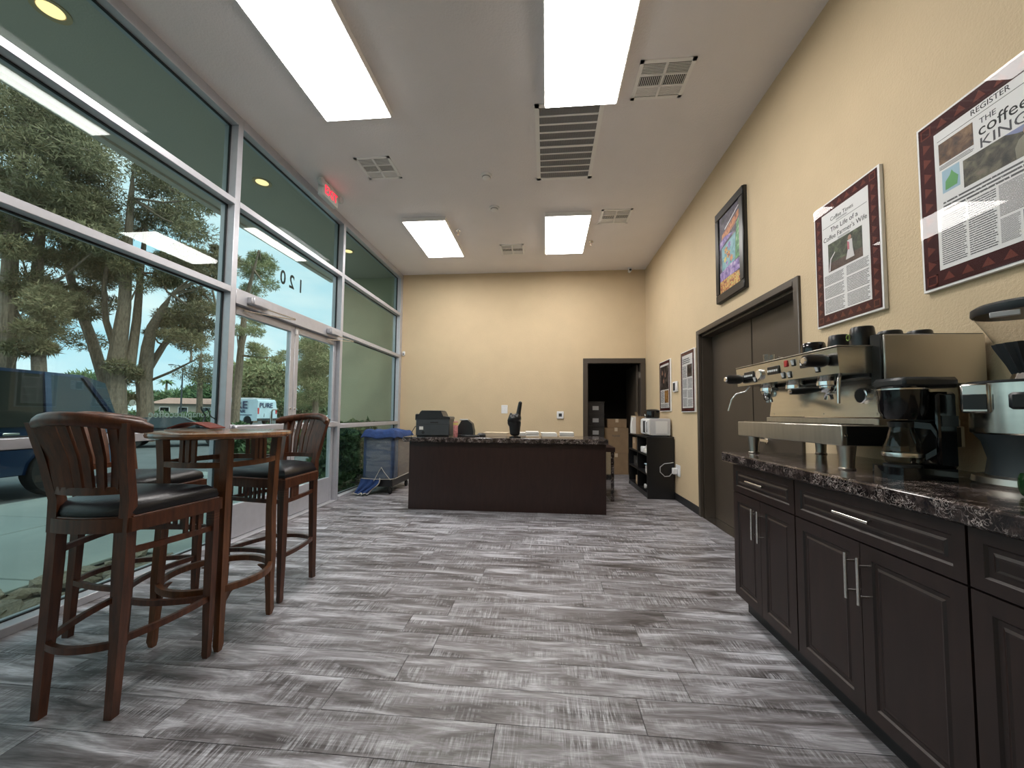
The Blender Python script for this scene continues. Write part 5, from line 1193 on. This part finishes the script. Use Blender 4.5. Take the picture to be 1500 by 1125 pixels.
tree('low round tree mass behind the red roofed house', 62, [[(290, 597, .3), (290, 588, .25), (291, 582, .2)]], [(290, 583, 42, 9, 26, 2.6, 3), (235, 588, 20, 7, 8, 1.8, 2)], 'bush_green', 260, .8, name='bushy_tree')
tree('feathery shrub growing outside the far door leaf', 60, [[(440, 605, .2), (440, 598, .2), (441, 592, .15)]], [(440, 594, 40, 10, 20, 3, 3)], 'bush_green', 240, .9, name='bushy_tree')
# palms
for i, (px, py, lb) in enumerate(((244, 562, 'fan palm with straight trunk above the red roofed house'), (288, 559, 'taller fan palm standing among the round tree tops'), (224, 577, 'short distant palm beside the pine trunk'))):
    c = at(px, py, 74); o = thing('palm_tree', lb, 'palm tree', (c.x, 74, ROAD), group='distant palms')
    MB().tube([(0, 0, 0), (.1, 0, (c.z - ROAD) * .5), (0, 0, c.z - ROAD)], [.28, .22, .18], 8).build('trunk', 'bark', o)
    for k in range(14):
        a = k * 2.399; e = .55 * math.sin(k * 1.7); d = Vector((math.cos(a), math.sin(a), 0)); h0 = Vector((0, 0, c.z - ROAD)); wv_ = Vector((-d.y, d.x, 0)) * .22
        p0, p1, p2 = h0, h0 + d * .9 + Vector((0, 0, .45 + e * .6)), h0 + d * 1.7 + Vector((0, 0, .0 + e))
        MB().loft([[p0 - wv_ * .3, p0 + wv_ * .3, p0 + wv_ * .3 + Vector((0, 0, .04)), p0 - wv_ * .3 + Vector((0, 0, .04))], [p1 - wv_ * 1.6, p1 + wv_ * 1.6, p1 + wv_ + Vector((0, 0, .06)), p1 - wv_ + Vector((0, 0, .06))], [p2 - wv_ * .2, p2 + wv_ * .2, p2 + wv_ * .2 + Vector((0, 0, .03)), p2 - wv_ * .2 + Vector((0, 0, .03))]]).build('frond', 'bush_green', o)
# house with red roof
c = at(283, 600, 48); hs_ = thing('house', 'low pale house with a red tile roof across the road', 'house', (c.x, 48, ROAD), R(35))
MB().box(-3.6, 3.6, -2.5, 2.5, 0, 2.3).build('walls', 'house_wall', hs_); MB().loft([[(-4, -3, 2.3), (4, -3, 2.3), (4, 3, 2.3), (-4, 3, 2.3)], [(-2.6, -.1, 3.1), (2.6, -.1, 3.1), (2.6, .1, 3.1), (-2.6, .1, 3.1)]]).build('roof', 'roof_tile', hs_)
for x in (-2.4, -.6, 1.8): f_ = MB().box(x - .5, x + .5, -2.56, -2.5, .9, 1.9).build('window', 'white_plastic', hs_); MB().box(x - .42, x + .42, -2.58, -2.56, .98, 1.82).build('pane', 'car_glass', f_)
# hedge across the road
hd_ = thing('hedge', 'long low clipped green hedge across the road', 'hedge', (-24, 20, ROAD)); cl = []
for i in range(90):
    c = at(100 + 240 * i / 89, 603, 26 + rng.uniform(-.4, .4)); cl.append((c.x, c.y, ROAD + rng.uniform(.3, 1.0), .5))
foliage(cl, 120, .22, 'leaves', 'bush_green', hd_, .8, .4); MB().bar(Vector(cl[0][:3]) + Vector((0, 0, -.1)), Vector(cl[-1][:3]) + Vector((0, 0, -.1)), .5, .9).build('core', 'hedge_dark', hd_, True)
# planting by the doors
def shrub(label, x, y, h, r_, n, m='bush_green', per=220, size=.07):
    o = thing('shrub', label, 'shrub', (x, y, -.12), group='shrubs outside the storefront'); cl = []; tw = MB()
    for i in range(n):
        a = rng.uniform(0, 6.28); q = math.sqrt(rng.uniform(0, 1)) * r_; zz = rng.uniform(.12, 1) * h - .12; c = (x + q * math.cos(a), y + q * math.sin(a), zz, .17); cl.append(c); tw.tube([(x, y, -.12), (x + q * .5 * math.cos(a), y + q * .5 * math.sin(a), zz * .5), c[:3]], [.012, .009, .004], 5)
    tw.build('stems', 'bark', o, True); foliage(cl, per, size, 'leaves', m, o, 1.0, .4)
shrub('leafy green shrub outside behind the bar table and door', -8.3, 10.6, .84, .8, 26, per=260, size=.12)
shrub('dense green hedge plant outside below the narrow window', -3.55, 6.15, 1.05, .30, 30)
shrub('dense green hedge plant outside against the wing wall', -3.75, 7.05, 1.10, .36, 34)
shrub('low green shrub beside the sidewalk and doors', -9.3, 13.6, .7, .8, 18, per=260, size=.12)
# feather flag and light poles
c = at(146, 600, 20); o = thing('feather_flag', 'slim red and white feather flag by the road', 'flag', (c.x, 20, ROAD)); MB().tube([(0, 0, 0), (0, 0, 1.6), (.05, 0, 2.5)], .025, 6).build('pole', 'nickel', o)
MB().loft([[(.03, -.004, .7), (.24, -.004, .75), (.24, .004, .75), (.03, .004, .7)], [(.03, -.004, 1.6), (.26, -.004, 1.7), (.26, .004, 1.7), (.03, .004, 1.6)], [(.06, -.004, 2.5), (.22, -.004, 2.35), (.22, .004, 2.35), (.06, .004, 2.5)]]).build('banner', 'flag_red', o)
for px, Y, top, lb in ((268, 40, 540, 'thin grey light pole rising in front of distant trees'), (163, 22, 505, 'dark street light pole with curved arm behind big pine')):
    c = at(px, top, Y); o = thing('light_pole', lb, 'pole', (c.x, Y, ROAD), group='street light poles'); MB().tube([(0, 0, 0), (0, 0, c.z - ROAD)], [.10, .06], 8).build('mast', 'dark_grey_plastic', o)
    MB().tube([(0, 0, c.z - ROAD), (-.6, 0, c.z - ROAD + .35), (-1.3, 0, c.z - ROAD + .45)], .04, 6).build('arm', 'dark_grey_plastic', o); MB().box(-1.75, -1.25, -.12, .12, c.z - ROAD + .40, c.z - ROAD + .50, b=.02).build('lamp_head', 'dark_grey_plastic', o)
